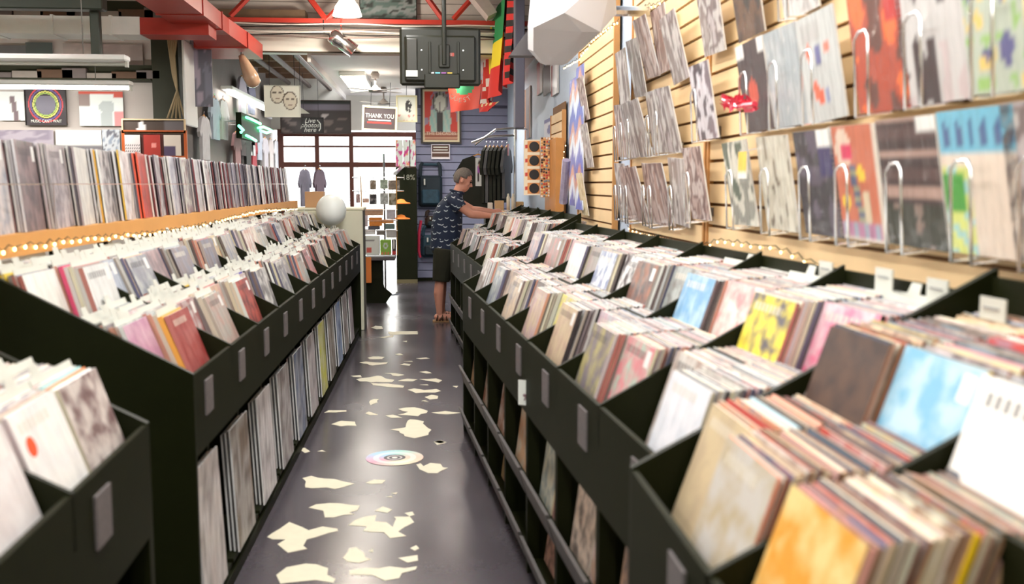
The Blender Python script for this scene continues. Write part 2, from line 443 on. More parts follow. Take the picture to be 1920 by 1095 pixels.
# back zone: planked wall above the beam, lowered white ceiling, storefront
b = struct('wall_upper', MB().box(-2.6, XW, 12.62, 12.75, 3.36, 4.5), mat('plank_gap', C(120, 112, 108), .8))
for i in range(9):
    MB().box(-2.6, XW, 12.6, 12.622, 3.37+i*.125, 3.37+i*.125+.118).build('plank', BRICK, b)
struct('trim_1', MB().box(-2.6, XW, 12.3, 12.6, 3.12, 3.36), mat('white_beam_paint', C(235, 232, 222), .5, vary=.04))
struct('trim_2', MB().box(-2.6, XW, 12.28, 12.3, 3.105, 3.122), mat('dark_beam_edge', C(60, 50, 30), .6))
CEILW = mat('white_ceiling_paint', C(226, 220, 216), .6, vary=.05)
struct('ceiling_back', MB().box(-1.33, XW, 12.45, 18.2, 3.1, 3.2), CEILW)
struct('trim_3', MB().box(-1.37, -1.33, 12.45, 18.2, 3.02, 3.2), CEILW)
RAWC = mat('raw_wood_ceiling', C(112, 92, 72), .8, vary=.4, scale=6, bump=.3)
rc = struct('ceiling_raw', MB().box(-2.7, -1.37, 12.3, 18.2, 3.5, 3.6), RAWC)
for i in range(7):
    MB().box(-2.7, -1.37, 12.7+i*.8, 12.78+i*.8, 3.34, 3.5).build('joist', mat('old_joist_wood', C(128, 98, 76), .8, vary=.4, scale=8), rc)
for i in range(3):
    MB().tube([(-2.3+i*.35, 12.4, 3.3-.05*i), (-2.3+i*.35, 18.1, 3.3-.05*i)], .035).build('pipe', mat('grey_pipe', C(96, 84, 78), .6), rc)
struct('wall_left_back', MB().box(-2.75, -2.62, 11.6, 18.2, 0, 4.5), mat('dim_grey_wall', C(128, 120, 114), .7, vary=.1))
struct('wall_left_display', MB().box(-6.0, -2.62, 11.5, 11.62, 0, 4.5), mat('off_white_board', C(196, 186, 178), .6, vary=.08, scale=3))
# storefront at the far end
YS = 18.0
FRAME = mat('dark_red_brown_window_frame', C(92, 44, 30), .5)
GLASS = mat('shop_glass', (1, 1, 1), .0, trans=1, ior=1.02, spec=.2)
xl = pt(527, 300, Y=YS).x; xr = pt(781, 300, Y=YS).x
def zat(v, Y=YS, u=700): return pt(u, v, Y=Y).z
win = struct('window_1', MB().box(xl-.05, xl+.05, YS-.05, YS+.05, 0, zat(250)+.06), FRAME)
for u in (595, 659, 777):
    x = pt(u, 300, Y=YS).x; MB().box(x-.035, x+.035, YS-.05, YS+.05, 0, zat(250)).build('mullion', FRAME, win)
for v, t in ((252, .04), (309, .045), (275, .015)):
    MB().box(xl, xr, YS-.04, YS+.04, zat(v)-t, zat(v)+t).build('transom', FRAME, win)
MB().box(xl, pt(659, 300, Y=YS).x, YS-.05, YS+.05, 0, .5).build('sill_panel', FRAME, win)
xs = [xl]+[pt(u, 300, Y=YS).x for u in (595, 659, 777)]
for i in range(3):
    for za, zb in ((.5 if i < 2 else .02, zat(309)), (zat(309), zat(252))):
        MB().box(xs[i]+.04, xs[i+1]-.04, YS-.006, YS+.006, za+.03, zb-.03).build('pane', GLASS, win)
struct('wall_front', MB().box(-2.7, XW+.2, YS-.03, YS+.12, zat(250)+.05, 4.5), mat('storefront_header', C(224, 220, 210), .6, vary=.06))
struct('ground_outside', MB().box(-14, 14, YS+.2, 40, -.15, -.02), mat('pale_pavement', C(206, 204, 198), .7))
b = MB().box(-9, 6, 30, 31, -.1, 5.5).build('building_opposite', mat('pale_render', C(236, 230, 222), .7)); b['kind'] = 'structure'  # evenly pale rendered wall across the street
for x in (-6, -3.2, -.4, 2.4):
    MB().box(x, x+1.3, 29.94, 30, 1.0, 2.7).build('pane', mat('far_glass', C(150, 160, 165), .2), b)
# front right corner wall: blue slat board and black chalk pillar
YB = 16.6
xb0 = pt(780, 300, Y=YB).x
BLUES = mat('lavender_blue_slat', C(132, 134, 158), .55, vary=.06)
b = struct('wall_back', MB().box(xb0, XW+.2, YB, YB+.1, 0, 3.3), mat('blue_slat_groove', C(84, 84, 104), .7))
zt = zat(215, YB, 850)
me = MB().box(xb0+.005, XW, YB-.02, YB, 0, .112).mesh('slat'); me.materials.append(BLUES)
zb = zat(520, YB, 800)
nsl = int((zt-zb)/.125)
for i in range(nsl+1):
    o = bpy.data.objects.new('slat', me); COL.objects.link(o); o.parent = b; o.location = (0, 0, zb+i*.125)
MB().box(xb0, XW, YB-.03, YB, 0, zb-.01).build('black_base_board', BLACKD, b)
MB().box(xb0+.05, XW, YB-.035, YB, zt+.15, 3.1).build('upper_board', BLUES, b)
# ------------------------------------------------------------------ record racks
LPW, LPH, LEAN = .281, .292, math.radians(19)
SLOPE = .53
RECS = []          # (score, spec) of every record in the bins
CARDS = []
PALETTE = [C(196, 190, 182), C(150, 138, 130), C(70, 62, 60), C(178, 120, 92), C(206, 186, 150), C(120, 130, 140), C(86, 92, 104), C(176, 60, 54), C(214, 206, 190), C(60, 84, 120), C(110, 84, 66), C(200, 170, 110), C(186, 140, 140), C(150, 165, 160), C(222, 222, 216), C(90, 60, 70)]
EDGE_OLD = [C(206, 180, 148), C(186, 150, 118), C(222, 204, 176), C(168, 126, 96), C(150, 104, 78), C(214, 196, 172), C(120, 84, 66), C(196, 150, 130), C(226, 214, 194)]
EDGE_NEW = [C(200, 196, 194), C(226, 224, 220), C(150, 140, 140), C(110, 96, 94), C(60, 54, 54), C(178, 110, 100), C(214, 206, 180), C(96, 96, 120), C(206, 150, 130), C(170, 160, 150)]
CNAME = [((.75, .75, .73), 'white'), ((.02, .02, .02), 'black'), ((.25, .25, .25), 'grey'), ((.45, .05, .04), 'red'), ((.5, .35, .2), 'tan'), ((.6, .55, .42), 'cream'), ((.06, .12, .3), 'blue'), ((.15, .08, .05), 'brown'), ((.7, .5, .05), 'yellow'), ((.1, .3, .08), 'green'), ((.6, .2, .3), 'pink'), ((.2, .35, .45), 'pale blue')]
def cname(c): return min(CNAME, key=lambda k: sum((k[0][i]**.5-c[i]**.5)**2 for i in range(3)))[1]

def rec_into(mb, M, w, h, t, c1, c2, edge, top, sd):
    """a sleeve: thickness along x, width along y, height along z, standing on z = 0"""
    x0, x1, y0, y1, z0, z1 = -t/2, t/2, -w/2, w/2, 0, h
    vs_ = [(x0, y0, z0), (x1, y0, z0), (x1, y1, z0), (x0, y1, z0), (x0, y0, z1), (x1, y0, z1), (x1, y1, z1), (x0, y1, z1)]
    fs = [(0, 3, 2, 1), (4, 5, 6, 7), (0, 1, 5, 4), (1, 2, 6, 5), (2, 3, 7, 6), (3, 0, 4, 7)]
    cov = (c1, c2, sd); ed = (edge, edge, sd); tp = (top, top, sd)
    sq = [(0, 0), (1, 0), (1, 1), (0, 1)]; cq = [(.05, .05)]*4
    mb.add(vs_, fs, M, [ed, tp, ed, cov, ed, cov], [cq, cq, cq, sq, cq, sq])

def stack(M0, s, d0, zf, yc, depth, n, where, weight=1.0, old=False, rnd=random, fill=1.0, pal=None, w=LPW, h=LPH, rise=.06, specials=None, lean=LEAN, cards=0, front_score=True, off=0.0):
    """n sleeves facing the aisle, stacked from d0 backwards over depth*fill"""
    depth = depth-off; d0 = d0+off; n = max(5, int(n*depth/(depth+off)))
    step = depth*fill/n
    for i in range(n):
        d = d0+.012+step*(i+.5)
        t = step*math.cos(lean)*(rnd.uniform(.62, .93) if old else rnd.uniform(.84, .985))
        hh = h*(rnd.uniform(.975, 1.015) if old else rnd.uniform(.992, 1.006))
        ln = lean+rnd.uniform(-.012, .012)
        c1 = jit(rnd.choice(pal or PALETTE), .2, rnd); c2 = mixc(c1, jit(rnd.choice(PALETTE), .2, rnd), .75)
        if not old: c1 = mixc(c1, (.62, .62, .62), .3); c2 = mixc(c2, (.62, .62, .62), .3)
        edge = jit(rnd.choice(EDGE_OLD if old else EDGE_NEW), .12, rnd)
        top = jit(rnd.choice(EDGE_OLD) if old else C(236, 238, 236) if rnd.random() < .93 else rnd.choice(EDGE_NEW), .06, rnd)
        if specials and i in specials:
            q = specials[i]
            c1, c2 = q[0], q[1]
            if len(q) > 2: edge = top = q[2]
        M = M0 @ T(s*d, yc+rnd.uniform(-.004, .004), zf+rise*(d-d0)) @ RZ(rnd.uniform(-.012, .012)) @ RY(s*ln)
        p = M.translation
        dist = max(.8, (p-Vector((0, 0, CAMH))).length)
        sc = weight*((w*h*.5 if i == 0 else w*t*1.6+h*t*.6)/dist**2)
        RECS.append((sc, dict(M=M, w=w*rnd.uniform(.985, 1.0), h=hh, t=t, c1=c1, c2=c2, edge=edge, top=top, sd=rnd.uniform(0, 50), i=i, where=where, old=old, art=old)))
    for k in range(cards):
        d = d0+.012+depth*fill*(k+.6)/cards
        M = M0 @ T(s*d, yc, zf+rise*(d-d0)) @ RY(s*lean)
        CARDS.append((M, where, k, cards, rnd.uniform(-.09, .09)))

CARDMAT = mat('grey_label_card', C(104, 98, 98), .6, vary=.35, scale=60)
def make_rack(name, label, X0, Y0, ang, s, nb, pitch, Zl, D, tiers, zshelf=(.33, .06), fascia=.30, side_shelves=True, far_panel=True, lowlip=True, pd=0.0):
    """rack whose lip runs from (X0, Y0) away from the camera; local x = depth from the aisle (times s), y along the aisle"""
    root = empty(name, (X0, Y0, 0), ang, label, 'record rack')
    M0 = T(X0, Y0, 0) @ RZ(ang)
    L_ = nb*pitch
    def B(x0, x1, y0, y1, z0, z1, nm, m=BLACK):
        a, b_ = sorted((s*x0, s*x1)); return MB().box(a, b_, y0, y1, z0, z1).build(nm, m, root)
    def P(poly, y0, y1, nm, m=BLACK): return MB().prism([(s*x, z) for x, z in (poly if s > 0 else poly[::-1])], y0, y1).build(nm, m, root)
    zb = Zl+SLOPE*D
    end = [(0.0, 0), (D, 0), (D, zb), (0.0, Zl)]
    P(end, -.02, 0, 'end_panel', BLACKD)
    P(end, L_, L_+.02, 'end_panel', BLACKD)
    B(D-.015, D, 0, L_, .02, zb-.02, 'back_panel')
    B(.02, D-.015, 0, L_, 0, .05, 'plinth')
    d2 = .31 if tiers == 2 else D
    for k in range(nb):
        y0 = k*pitch; y1 = y0+pitch
        # tier one
        fbd = B(0, .014, y0, y1, Zl-fascia, Zl-.004, 'front_board')
        B(.014, d2, y0, y1, Zl-.14, Zl-.125, 'bin_floor')
        if k: P([(0.0, Zl-.124), (d2-.002, Zl-.124), (d2-.002, Zl+SLOPE*d2), (0.0, Zl)], y0-.007, y0+.007, 'divider')
        # label card on the front board
        yy = y0+pitch*.3
        a, b_ = sorted((s*-.006, s*0.0))
        MB().box(a, b_, yy-.05, yy+.06, Zl-.17, Zl-.05).build('label_card', CARDMAT, fbd)
        if tiers == 2:
            z2 = Zl+SLOPE*d2
            B(d2, d2+.014, y0, y1, Zl-.14, z2-.004, 'upper_front_board')
            B(d2+.014, D-.015, y0, y1, z2-.14, z2-.125, 'upper_bin_floor')
            if k: P([(d2, z2-.124), (D-.016, z2-.124), (D-.016, zb-.004), (d2, z2)], y0-.007, y0+.007, 'upper_divider')
        # cabinet below: posts, shelves with low lips
        B(pd, pd+.05, y0-.02 if k else y0, y0+.02, .0, Zl-fascia, 'post')
        if side_shelves:
            if k: B(pd+.05, D-.016, y0-.008, y0+.008, .05, Zl-fascia, 'side_partition')
            for z in zshelf:
                shf = B(.02, D-.016, y0+.021, y1-.021, z-.016, z, 'shelf') if z > .055 else root
                if lowlip:
                    a = [(.0, z-.01), (.014, z-.01), (-.02, z+.10), (-.034, z+.10)]
                    MB().prism([(s*x, q) for x, q in (a if s > 0 else a[::-1])], y0+.021, y1-.021).build('shelf_lip', mat('worn_black_lip', C(84, 80, 78), .5, vary=.2), shf)
    B(pd, pd+.05, L_-.02, L_, .0, Zl-fascia, 'post')
    return root, M0

rr = random.Random(11)
# --- right racks beside the camera: a short unit, then a long one
RP, RZL, RD = .603, .955, .74
RA_X, RA_Y = .447, .93
make_rack('record_rack', 'black two-tier record rack at the lower right corner, closest to the camera', RA_X, RA_Y, 0.0, 1, 2, RP, RZL, RD+.08, 2)
MRA = T(RA_X, RA_Y, 0)
RN_X, RN_Y, RN_A, RNB = .526, 2.176, .068, 7
make_rack('record_rack', 'long black two-tier record rack along the middle of the right-hand wall', RN_X, RN_Y, RN_A, 1, RNB, RP, RZL, RD, 2)
MRN = T(RN_X, RN_Y, 0) @ RZ(RN_A)
BLUEC = (C(120, 176, 206), C(176, 206, 220)); DARKC = (C(84, 62, 50), C(60, 46, 42)); YELC = (C(226, 206, 60), C(90, 84, 90)); PINK = (C(226, 120, 150), C(214, 190, 196))
SPA = {(0, 0, 1): {0: (C(216, 150, 50), C(222, 196, 130)), 1: (C(236, 170, 160),)*3, 14: (C(244, 204, 30),)*3}, (1, 0, 0): {0: (C(190, 184, 176), C(176, 160, 130), C(230, 150, 120))}, (1, 0, 1): {0: (C(196, 176, 140), C(180, 160, 130)), 8: (C(170, 200, 214),)*3, 12: (C(230, 170, 150),)*3},
       (0, 1, 1): {0: (C(240, 240, 236), C(232, 230, 226))}, (1, 1, 0): {0: (*BLUEC, C(240, 220, 110)), 1: (C(220, 190, 164), C(214, 180, 150))}, (1, 1, 1): {0: DARKC}}
SPEC = {  # hand-set covers, keyed (bin, tier, half): {index: (c1, c2[, edge])}
 (0, 0, 0): {0: (C(226, 226, 232), C(210, 214, 222))}, (0, 0, 1): {0: (C(200, 196, 190), C(170, 150, 140))}, (1, 0, 0): {0: (C(206, 130, 136), C(170, 190, 176))}, (1, 0, 1): {0: (C(120, 112, 118), C(170, 160, 110))}, (0, 1, 0): {0: PINK}, (0, 1, 1): {0: YELC},
 (1, 1, 0): {0: (C(226, 220, 212), C(226, 150, 150))}, (1, 1, 1): {0: (C(110, 160, 200), C(160, 190, 206))}, (2, 0, 0): {0: (C(200, 170, 180), C(190, 196, 200))}, (3, 0, 0): {0: (C(226, 214, 90), C(200, 196, 170))},
 (2, 1, 0): {0: (C(170, 176, 174), C(120, 116, 110))}, (2, 1, 1): {0: (C(90, 80, 80), C(150, 100, 80))}, (3, 1, 1): {0: (C(220, 222, 224), C(130, 140, 170))}, (3, 1, 0): {0: (C(230, 230, 230), C(80, 70, 74))}}
def tierv(tier): return (.014, RZL-.125, .285, 26) if tier == 0 else (.324, RZL+SLOPE*.31-.125, .395, 34)
for k in range(2):
    for tier in (0, 1):
        d0, z0, dep, n = tierv(tier)
        if tier: dep += .08; n = 40
        for hf in (0, 1):
            if (k, tier, hf) == (0, 0, 0): continue
            yc = k*RP+RP*(.262 if hf == 0 else .738)
            off = {(1, 0, 1): .05, (1, 1, 0): .03, (0, 1, 0): .08}.get((k, tier, hf), 0)
            stack(MRA, 1, d0, z0, yc, dep, n, (k, tier, hf, 'corner'), 1.0, True, rr, .98, specials=SPA.get((k, tier, hf)), off=off)
    for hf in (0, 1):
        stack(MRA, 1, .03, .33, k*RP+RP*(.275 if hf == 0 else .725), .2, 13, (k, 2, hf, 'corner'), .25, True, rr, .9, rise=0, lean=.14, w=.262, pal=EDGE_OLD)
for k in range(RNB):
    for tier in (0, 1):
        d0, z0, dep, n = tierv(tier)
        for hf in (0, 1):
            yc = k*RP+RP*(.262 if hf == 0 else .738)
            off = .1 if (k, tier, hf) == (0, 0, 1) else 0 if (k, tier, hf) == (0, 0, 0) else rr.uniform(0, .025) if hf else rr.uniform(.04, .11)
            stack(MRN, 1, d0, z0, yc, dep, n, (k, tier, hf, 'right'), 1.0, False, rr, rr.uniform(.95, 1.0), off=off, specials=SPEC.get((k, tier, hf)), cards=1 if tier and k <= 2 and hf == 0 else 0)
    # lower shelf stock
    for hf in (0, 1):
        yc = k*RP+RP*(.275 if hf == 0 else .725)
        stack(MRN, 1, .03, .33, yc, .2, 13, (k, 2, hf, 'right'), .25, True, rr, rr.uniform(.8, 1), rise=0, lean=.14, w=.262, pal=EDGE_OLD)
        if k % 2 == 0: stack(MRN, 1, .05, .06, yc, .2, 9, (k, 3, hf, 'right'), .12, True, rr, .9, rise=0, lean=.14, w=.262, h=.255, pal=EDGE_OLD)
# --- far right rack
RF_X, RF_Y, RF_A, RFB, RFP = .428, 7.62, .05, 5, .62
make_rack('record_rack', 'shorter black two-tier record rack on the right, nearest the browsing man', RF_X, RF_Y, RF_A, 1, RFB, RFP, RZL, .76, 2)
MRF = T(RF_X, RF_Y, 0) @ RZ(RF_A)
for k in range(RFB):
    for tier in (0, 1):
        d0 = .014 if tier == 0 else .324
        z0 = (RZL-.125) if tier == 0 else (RZL+SLOPE*.31-.125)
        for hf in (0, 1):
            yc = k*RFP+RFP*(.255 if hf == 0 else .745)
            sp = {0: (C(232, 170, 80), C(226, 196, 110)), 1: (C(220, 140, 60),)*3} if (k, tier, hf) == (4, 1, 0) else None
            stack(MRF, 1, d0, z0, yc, .285 if tier == 0 else .415, 20 if tier == 0 else 26, (k, tier, hf, 'far right'), 1.0, False, rr, rr.uniform(.85, 1.0), specials=sp, off=rr.uniform(0, .02) if hf else rr.uniform(.04, .1))
    for hf in (0, 1):
        stack(MRF, 1, .03, .33, k*RFP+RFP*(.275 if hf == 0 else .725), .2, 9, (k, 2, hf, 'far right'), .25, True, rr, .9, rise=0, lean=.14, w=.262, pal=EDGE_OLD)
# --- left rack
LF_X, LF_Y, LF_A, LFB, LFP, LD = -.752, 3.34, -.0125, 12, .597, .645
make_rack('record_rack', 'long black two-tier record rack along the left side of the aisle', LF_X, LF_Y, LF_A, -1, LFB, LFP, .96, LD, 2, zshelf=(.1,), fascia=.28, lowlip=False, pd=.1)
MLF = T(LF_X, LF_Y, 0) @ RZ(LF_A)
LSP = {(0, 0, 0): {0: (C(178, 130, 160), C(196, 160, 180)), 2: (C(226, 226, 226), C(200, 200, 210)), 6: (C(150, 180, 196),)*3}, (0, 0, 1): {0: (C(150, 58, 54), C(160, 84, 80)), 1: (C(232, 170, 70),)*3}, (0, 1, 0): {0: (C(222, 224, 218), C(214, 216, 210)), 3: (C(214, 186, 60),)*3},
       (0, 1, 1): {0: (C(206, 208, 206), C(214, 214, 212)), 4: (C(214, 70, 110),)*3}, (1, 0, 0): {0: (C(150, 96, 96), C(190, 180, 180))}, (2, 0, 1): {0: (C(180, 90, 80), C(110, 60, 60))}, (3, 0, 0): {1: (C(80, 70, 150),)*3}, (2, 0, 0): {5: (C(236, 196, 60),)*3}, (1, 1, 0): {0: (C(176, 184, 196), C(150, 160, 176))}}
for k in range(LFB):
    for tier in (0, 1):
        d0 = .014 if tier == 0 else .324
        z0 = (.96-.125) if tier == 0 else (.96+SLOPE*.31-.125)
        for hf in (0, 1):
            yc = k*LFP+LFP*(.258 if hf == 0 else .742)
            stack(MLF, -1, d0, z0, yc, .28 if tier == 0 else .29, 15 if tier == 0 else 16, (k, tier, hf, 'left'), 1.0, False, rr, rr.uniform(.7, 1.0), specials=LSP.get((k, tier, hf)), off=rr.uniform(0, .05) if hf else rr.uniform(.04, .12), lean=LEAN+rr.uniform(-.05, .08), cards=4 if k < 7 else 2, rise=.1)
# --- near left single-tier rack
LN_X, LN_Y, LN_A, LNB = -.70, 1.46, .02, 2
make_rack('record_rack', 'low single-tier black record rack at the lower left, closest to the camera', LN_X, LN_Y, LN_A, -1, LNB, .6, .955, .37, 1, fascia=.3)
MLN = T(LN_X, LN_Y, 0) @ RZ(LN_A)
NSP = {(1, 1): {0: (C(206, 196, 190), C(110, 84, 84)), 1: (C(232, 232, 228),)*3, 2: (C(226, 140, 90),)*3, 3: (C(150, 214, 220),)*3}, (1, 0): {0: (C(236, 234, 230), C(226, 224, 224))}, (0, 1): {0: (C(214, 206, 206), C(226, 222, 222)), 2: (C(226, 90, 60),)*3}}
for k in range(LNB):
    for hf in (0, 1):
        yc = k*.6+.6*(.258 if hf == 0 else .742)
        stack(MLN, -1, .014, .83, yc, .34, 24, (k, 0, hf, 'near left'), 1.0, False, rr, .82, specials=NSP.get((k, hf)), cards=3, rise=.08)

# the 300 sleeves that show largest become objects of their own, the rest is one body of stock
RECS.sort(key=lambda q: -q[0])
RACKN = {'corner': 'lower-right corner rack', 'right': 'long right rack', 'far right': 'far right rack', 'left': 'left rack', 'near left': 'lower-left rack'}
TIERN = ['lower tier', 'upper tier', 'middle shelf', 'bottom shelf']
mb_s = MB(); mb_o = MB()
for q, (sc, r) in enumerate(RECS):
    if q < 300:
        m1 = MB(); rec_into(m1, None, r['w'], r['h'], r['t'], r['c1'], r['c2'], r['edge'], r['top'], r['sd'])
        o = m1.build('record_sleeve', ARTC if r['old'] else ART); o.matrix_world = r['M']
        k, tier, hf, side = r['where']
        if r['where'] == (1, 0, 0, 'near left') and r['i'] == 0: MB().lathe([(.022, 0), (.022, .0012)], 20).build('orange_spot', mat('orange_print', C(232, 84, 44), .5), o, T(r['t']/2, -.085, .215) @ RY(math.pi/2))
        pos = 'frontmost' if r['i'] == 0 else ordw(r['i'])+' from front'
        tag(o, '%s record, %s, %s stack of %s bin, %s, %s' % (cname(r['c1']), pos, 'nearer' if hf == 0 else 'farther', ordw(k), TIERN[tier], RACKN[side]), 'record', 'records in the %s' % RACKN[side])
    else:
        rec_into(mb_o if r['old'] else mb_s, r['M'], r['w'], r['h'], r['t'], r['c1'], r['c2'], r['edge'], r['top'], r['sd'])
n_s = len(mb_s.f)
mb_s.add(mb_o.v, mb_o.f, None, mb_o.a, mb_o.uv)
st = mb_s.build('record_stock', ART); st.data.materials.append(ARTC)
for p in st.data.polygons:
    if p.index >= n_s: p.material_index = 1
tag(st, 'remaining tightly packed record sleeves filling the bins and shelves of all racks', 'records', None, 'stuff')
# divider cards with tabs
def card_mesh(off):
    w, h, tw = .283, .312, .055
    poly = [(-w/2, 0), (w/2, 0), (w/2, h), (off+tw/2, h), (off+tw/2-.005, h+.028), (off-tw/2+.005, h+.028), (off-tw/2, h), (-w/2, h)]
    me = MB().prism(poly, -.0012, .0012, 'x').mesh('divider_card'); me.materials.append(WHITEP); return me
cmeshes = [card_mesh(o_) for o_ in (-.09, -.05, 0, .05, .09)]
POSN = ['front', 'second', 'third', 'rear']
for M, (k, tier, hf, side), i, n, off in CARDS:
    o = bpy.data.objects.new('divider_card', min(cmeshes, key=lambda m_: abs((-.09, -.05, 0, .05, .09)[cmeshes.index(m_)]-off))); COL.objects.link(o)
    o.matrix_world = M
    tag(o, 'white tabbed divider card, %s of %s stack, %s bin, %s, %s' % (POSN[i] if n > 1 else 'only one', 'nearer' if hf == 0 else 'farther', ordw(k), TIERN[tier], RACKN[side]), 'divider card', 'divider cards in the %s' % RACKN[side])
# ------------------------------------------------------------------ left display shelf with a row of records
def lx(y, d): return LF_X-d+.0125*(y-LF_Y)
SH_Y0, SH_Y1 = 2.9, 10.75
shM = T(lx(SH_Y0, 0), SH_Y0, 0) @ RZ(-.0125)
sh = empty('display_shelf', (lx(SH_Y0, 0), SH_Y0, 0), -.0125, 'long wooden ledge above the left rack holding a row of records', 'shelf')
SL = SH_Y1-SH_Y0
SHW = mat('orange_wood_ledge', C(206, 150, 84), .5, vary=.15, scale=4)
MB().box(-.86, -.665, 0, SL, 1.375, 1.40).build('ledge', SHW, sh)
MB().box(-.668, -.655, 0, SL, 1.325, 1.402).build('fascia', SHW, sh)
MB().box(-.86, -.845, 0, SL, 1.40, 1.52).build('back_board', SHW, sh)
for i in range(13):
    MB().box(-.80, -.76, .2+i*.6, .24+i*.6, 0.0, 1.375).build('support', BLACKD, sh)
MB().tube([(-.66, 0, 1.575), (-.66, SL, 1.575)], .0022, 6).build('wire_rail', STEEL, sh)
for i in range(16):
    MB().tube([(-.66, .1+i*.5, 1.40), (-.66, .1+i*.5, 1.575)], .002, 6).build('rail_post', STEEL, sh)
rs = random.Random(23)
ROWP = [C(176, 170, 170), C(140, 132, 136), C(196, 190, 188), C(110, 104, 112), C(150, 150, 162), C(206, 204, 202), C(128, 110, 108), C(96, 104, 124), C(170, 150, 146), C(84, 78, 82)]
nst = 26
for i in range(nst):
    yc = .14+i*.2985
    redone = i == 8
    for j in range(5):
        t = .0085
        c1 = jit(rs.choice(ROWP), .15, rs); c2 = jit(rs.choice(ROWP), .15, rs)
        edge = jit(rs.choice([C(226, 226, 226), C(170, 164, 168), C(90, 84, 96), C(196, 190, 190), C(120, 60, 66), C(226, 190, 80) if i % 5 == 2 else C(206, 206, 208)]), .1, rs)
        if redone and j < 2: c1, c2, edge = C(186, 54, 44), C(150, 60, 50), C(226, 90, 60)
        if i == 6 and j == 1: edge = C(236, 180, 60)
        m1 = MB(); rec_into(m1, None, .288, .332*rs.uniform(.985, 1.01), t, c1, c2, edge, jit(C(210, 210, 212), .05, rs), rs.uniform(0, 50))
        o = m1.build('ledge_record', ART)
        o.matrix_world = shM @ T(-.705-j*.0125-rs.uniform(0, .003), yc+rs.uniform(-.006, .006), 1.4005) @ RX(rs.uniform(-.03, .03)*(1 if i > 6 else .3)) @ RZ(.15+rs.uniform(-.03, .03)) @ RY(-.1)
        tag(o, '%s plastic-sleeved record, %s layer, %s stack on left wooden ledge' % (cname(c1), ORD[j], ordw(i)), 'record', 'records on the left wooden ledge')

def fairy(name, label, pts, n, r=.0048, sag=.012, rnd=rs):
    """string of little warm bulbs along a polyline; the bulbs are parts"""
    pts = [Vector(p) for p in pts]
    root = empty(name, pts[0], 0, label, 'string lights')
    seg = [(pts[i+1]-pts[i]).length for i in range(len(pts)-1)]; tot = sum(seg)
    def at_(s):
        for i, l in enumerate(seg):
            if s <= l or i == len(seg)-1: return pts[i].lerp(pts[i+1], min(1, s/l))
            s -= l
    P = [at_(tot*i/(n*2))+Vector((0, 0, -sag*(i % 2)+rnd.uniform(-.006, .006)))-pts[0] for i in range(n*2+1)]
    MB().tube(P, .0018, 5).build('cord', WIREG, root)
    me = MB().ball((0, 0, 0), r, 8, 6, (1, 1, 1.3)).mesh('bulb'); me.materials.append(BULB)
    for p in me.polygons: p.use_smooth = True
    for i in range(n):
        o = bpy.data.objects.new('bulb', me); COL.objects.link(o); o.parent = root; o.location = P[i*2+1]+Vector((0, 0, -.006))
    return root
fairy('fairy_lights', 'string of warm fairy lights along the left wooden ledge', [(lx(y, .648), y, 1.352-.018*math.sin(y*1.3)) for y in [3.0+.48*i for i in range(17)]], 84, .006)
XR = XW-.06
fairy('fairy_lights', 'string of warm fairy lights low on the right slat wall', [pt(1176, 424, X=XR), pt(1210, 436, X=XR), pt(1255, 445, X=XR), pt(1300, 462, X=XR), pt(1345, 446, X=XR), pt(1412, 455, X=XR), pt(1470, 462, X=XR), pt(1520, 484, X=XR), pt(1600, 515, X=XR)], 30)
fairy('fairy_lights', 'string of warm fairy lights at the top of the right slat wall', [pt(1183, 24, X=XR), pt(1200, 20, X=XR), pt(1212, 8, X=XR), pt(1232, 4, X=XR), pt(1250, -12, X=XR)], 9)
fairy('fairy_lights', 'string of warm fairy lights beneath the white faceted speaker', [pt(1056, 126, X=XR), pt(1085, 108, X=XR), pt(1100, 88, X=XR), pt(1116, 66, X=XR), pt(1160, 36, X=XR)], 26, .0065)
fairy('fairy_lights', 'short string of fairy lights on the wooden cupboard side', [pt(1062, 264, X=1.214), pt(1056, 285, X=1.214), pt(1060, 318, X=1.214)], 4)

# ------------------------------------------------------------------ records displayed on the right slat wall
rw = random.Random(5)
W_, K_ = (.80, .79, .76), (.03, .028, .028)
def f_blue(u, v):
    if v > .72: return mixc(C(110, 180, 206), C(70, 96, 140), 1 if abs(math.sin(u*17))*.12+.8 > v > .76 and int(u*12) % 2 else 0)
    if u < .38 and v < .62: return C(70, 150, 60) if .3 < v < .55 and u < .3 else C(206, 214, 120) if int(v*14+u*9) % 3 else C(150, 200, 206)
    return C(222, 206, 190)
def f_black(u, v):
    if v > .9 and u > .72: return W_
    if v < .34: return C(44, 46, 34) if mnoise.noise(Vector((u*6, v*5, 3))) > -.25 else C(128, 108, 98)
    return C(170, 140, 128) if int(v*13) % 4 == 1 else C(84, 62, 60) if int(v*13) % 2 else C(58, 42, 42)
def f_orange(u, v):
    if u < .05 or u > .94 or v < .03: return C(214, 200, 184)
    if (u-.3)**2+(v-.8)**2 < .03: return C(206, 50, 90) if abs(v-.78) < .07 and u > .25 else C(214, 190, 170)
    if v < .16: return C(150, 160, 176) if int(u*9) % 2 else C(176, 120, 150)
    if abs(u-.45-.25*(.6-v)) < .07 and .15 < v < .65: return C(150, 150, 120) if int(v*20) % 2 else C(80, 90, 120)
    if abs(u-.68) < .07 and .15 < v < .42: return C(206, 190, 160)
    if (u-.62)**2+(v-.58)**2 < .006 or (u-.25)**2+(v-.33)**2 < .006: return C(232, 196, 60)
    return C(190, 104, 74)
def f_navy(u, v):
    if u > .62 and v > .82: return W_
    if u > .6 and v > .55: return C(48, 40, 90)
    return C(84, 74, 90) if mnoise.noise(Vector((u*3, v*6, 8))) > .1 else C(44, 38, 46)
def f_speck(u, v):
    q = mnoise.noise(Vector((u*9, v*7, 2.2)))
    return C(110, 96, 80) if q > .42 else C(190, 184, 166) if q > 0 else C(204, 200, 184)
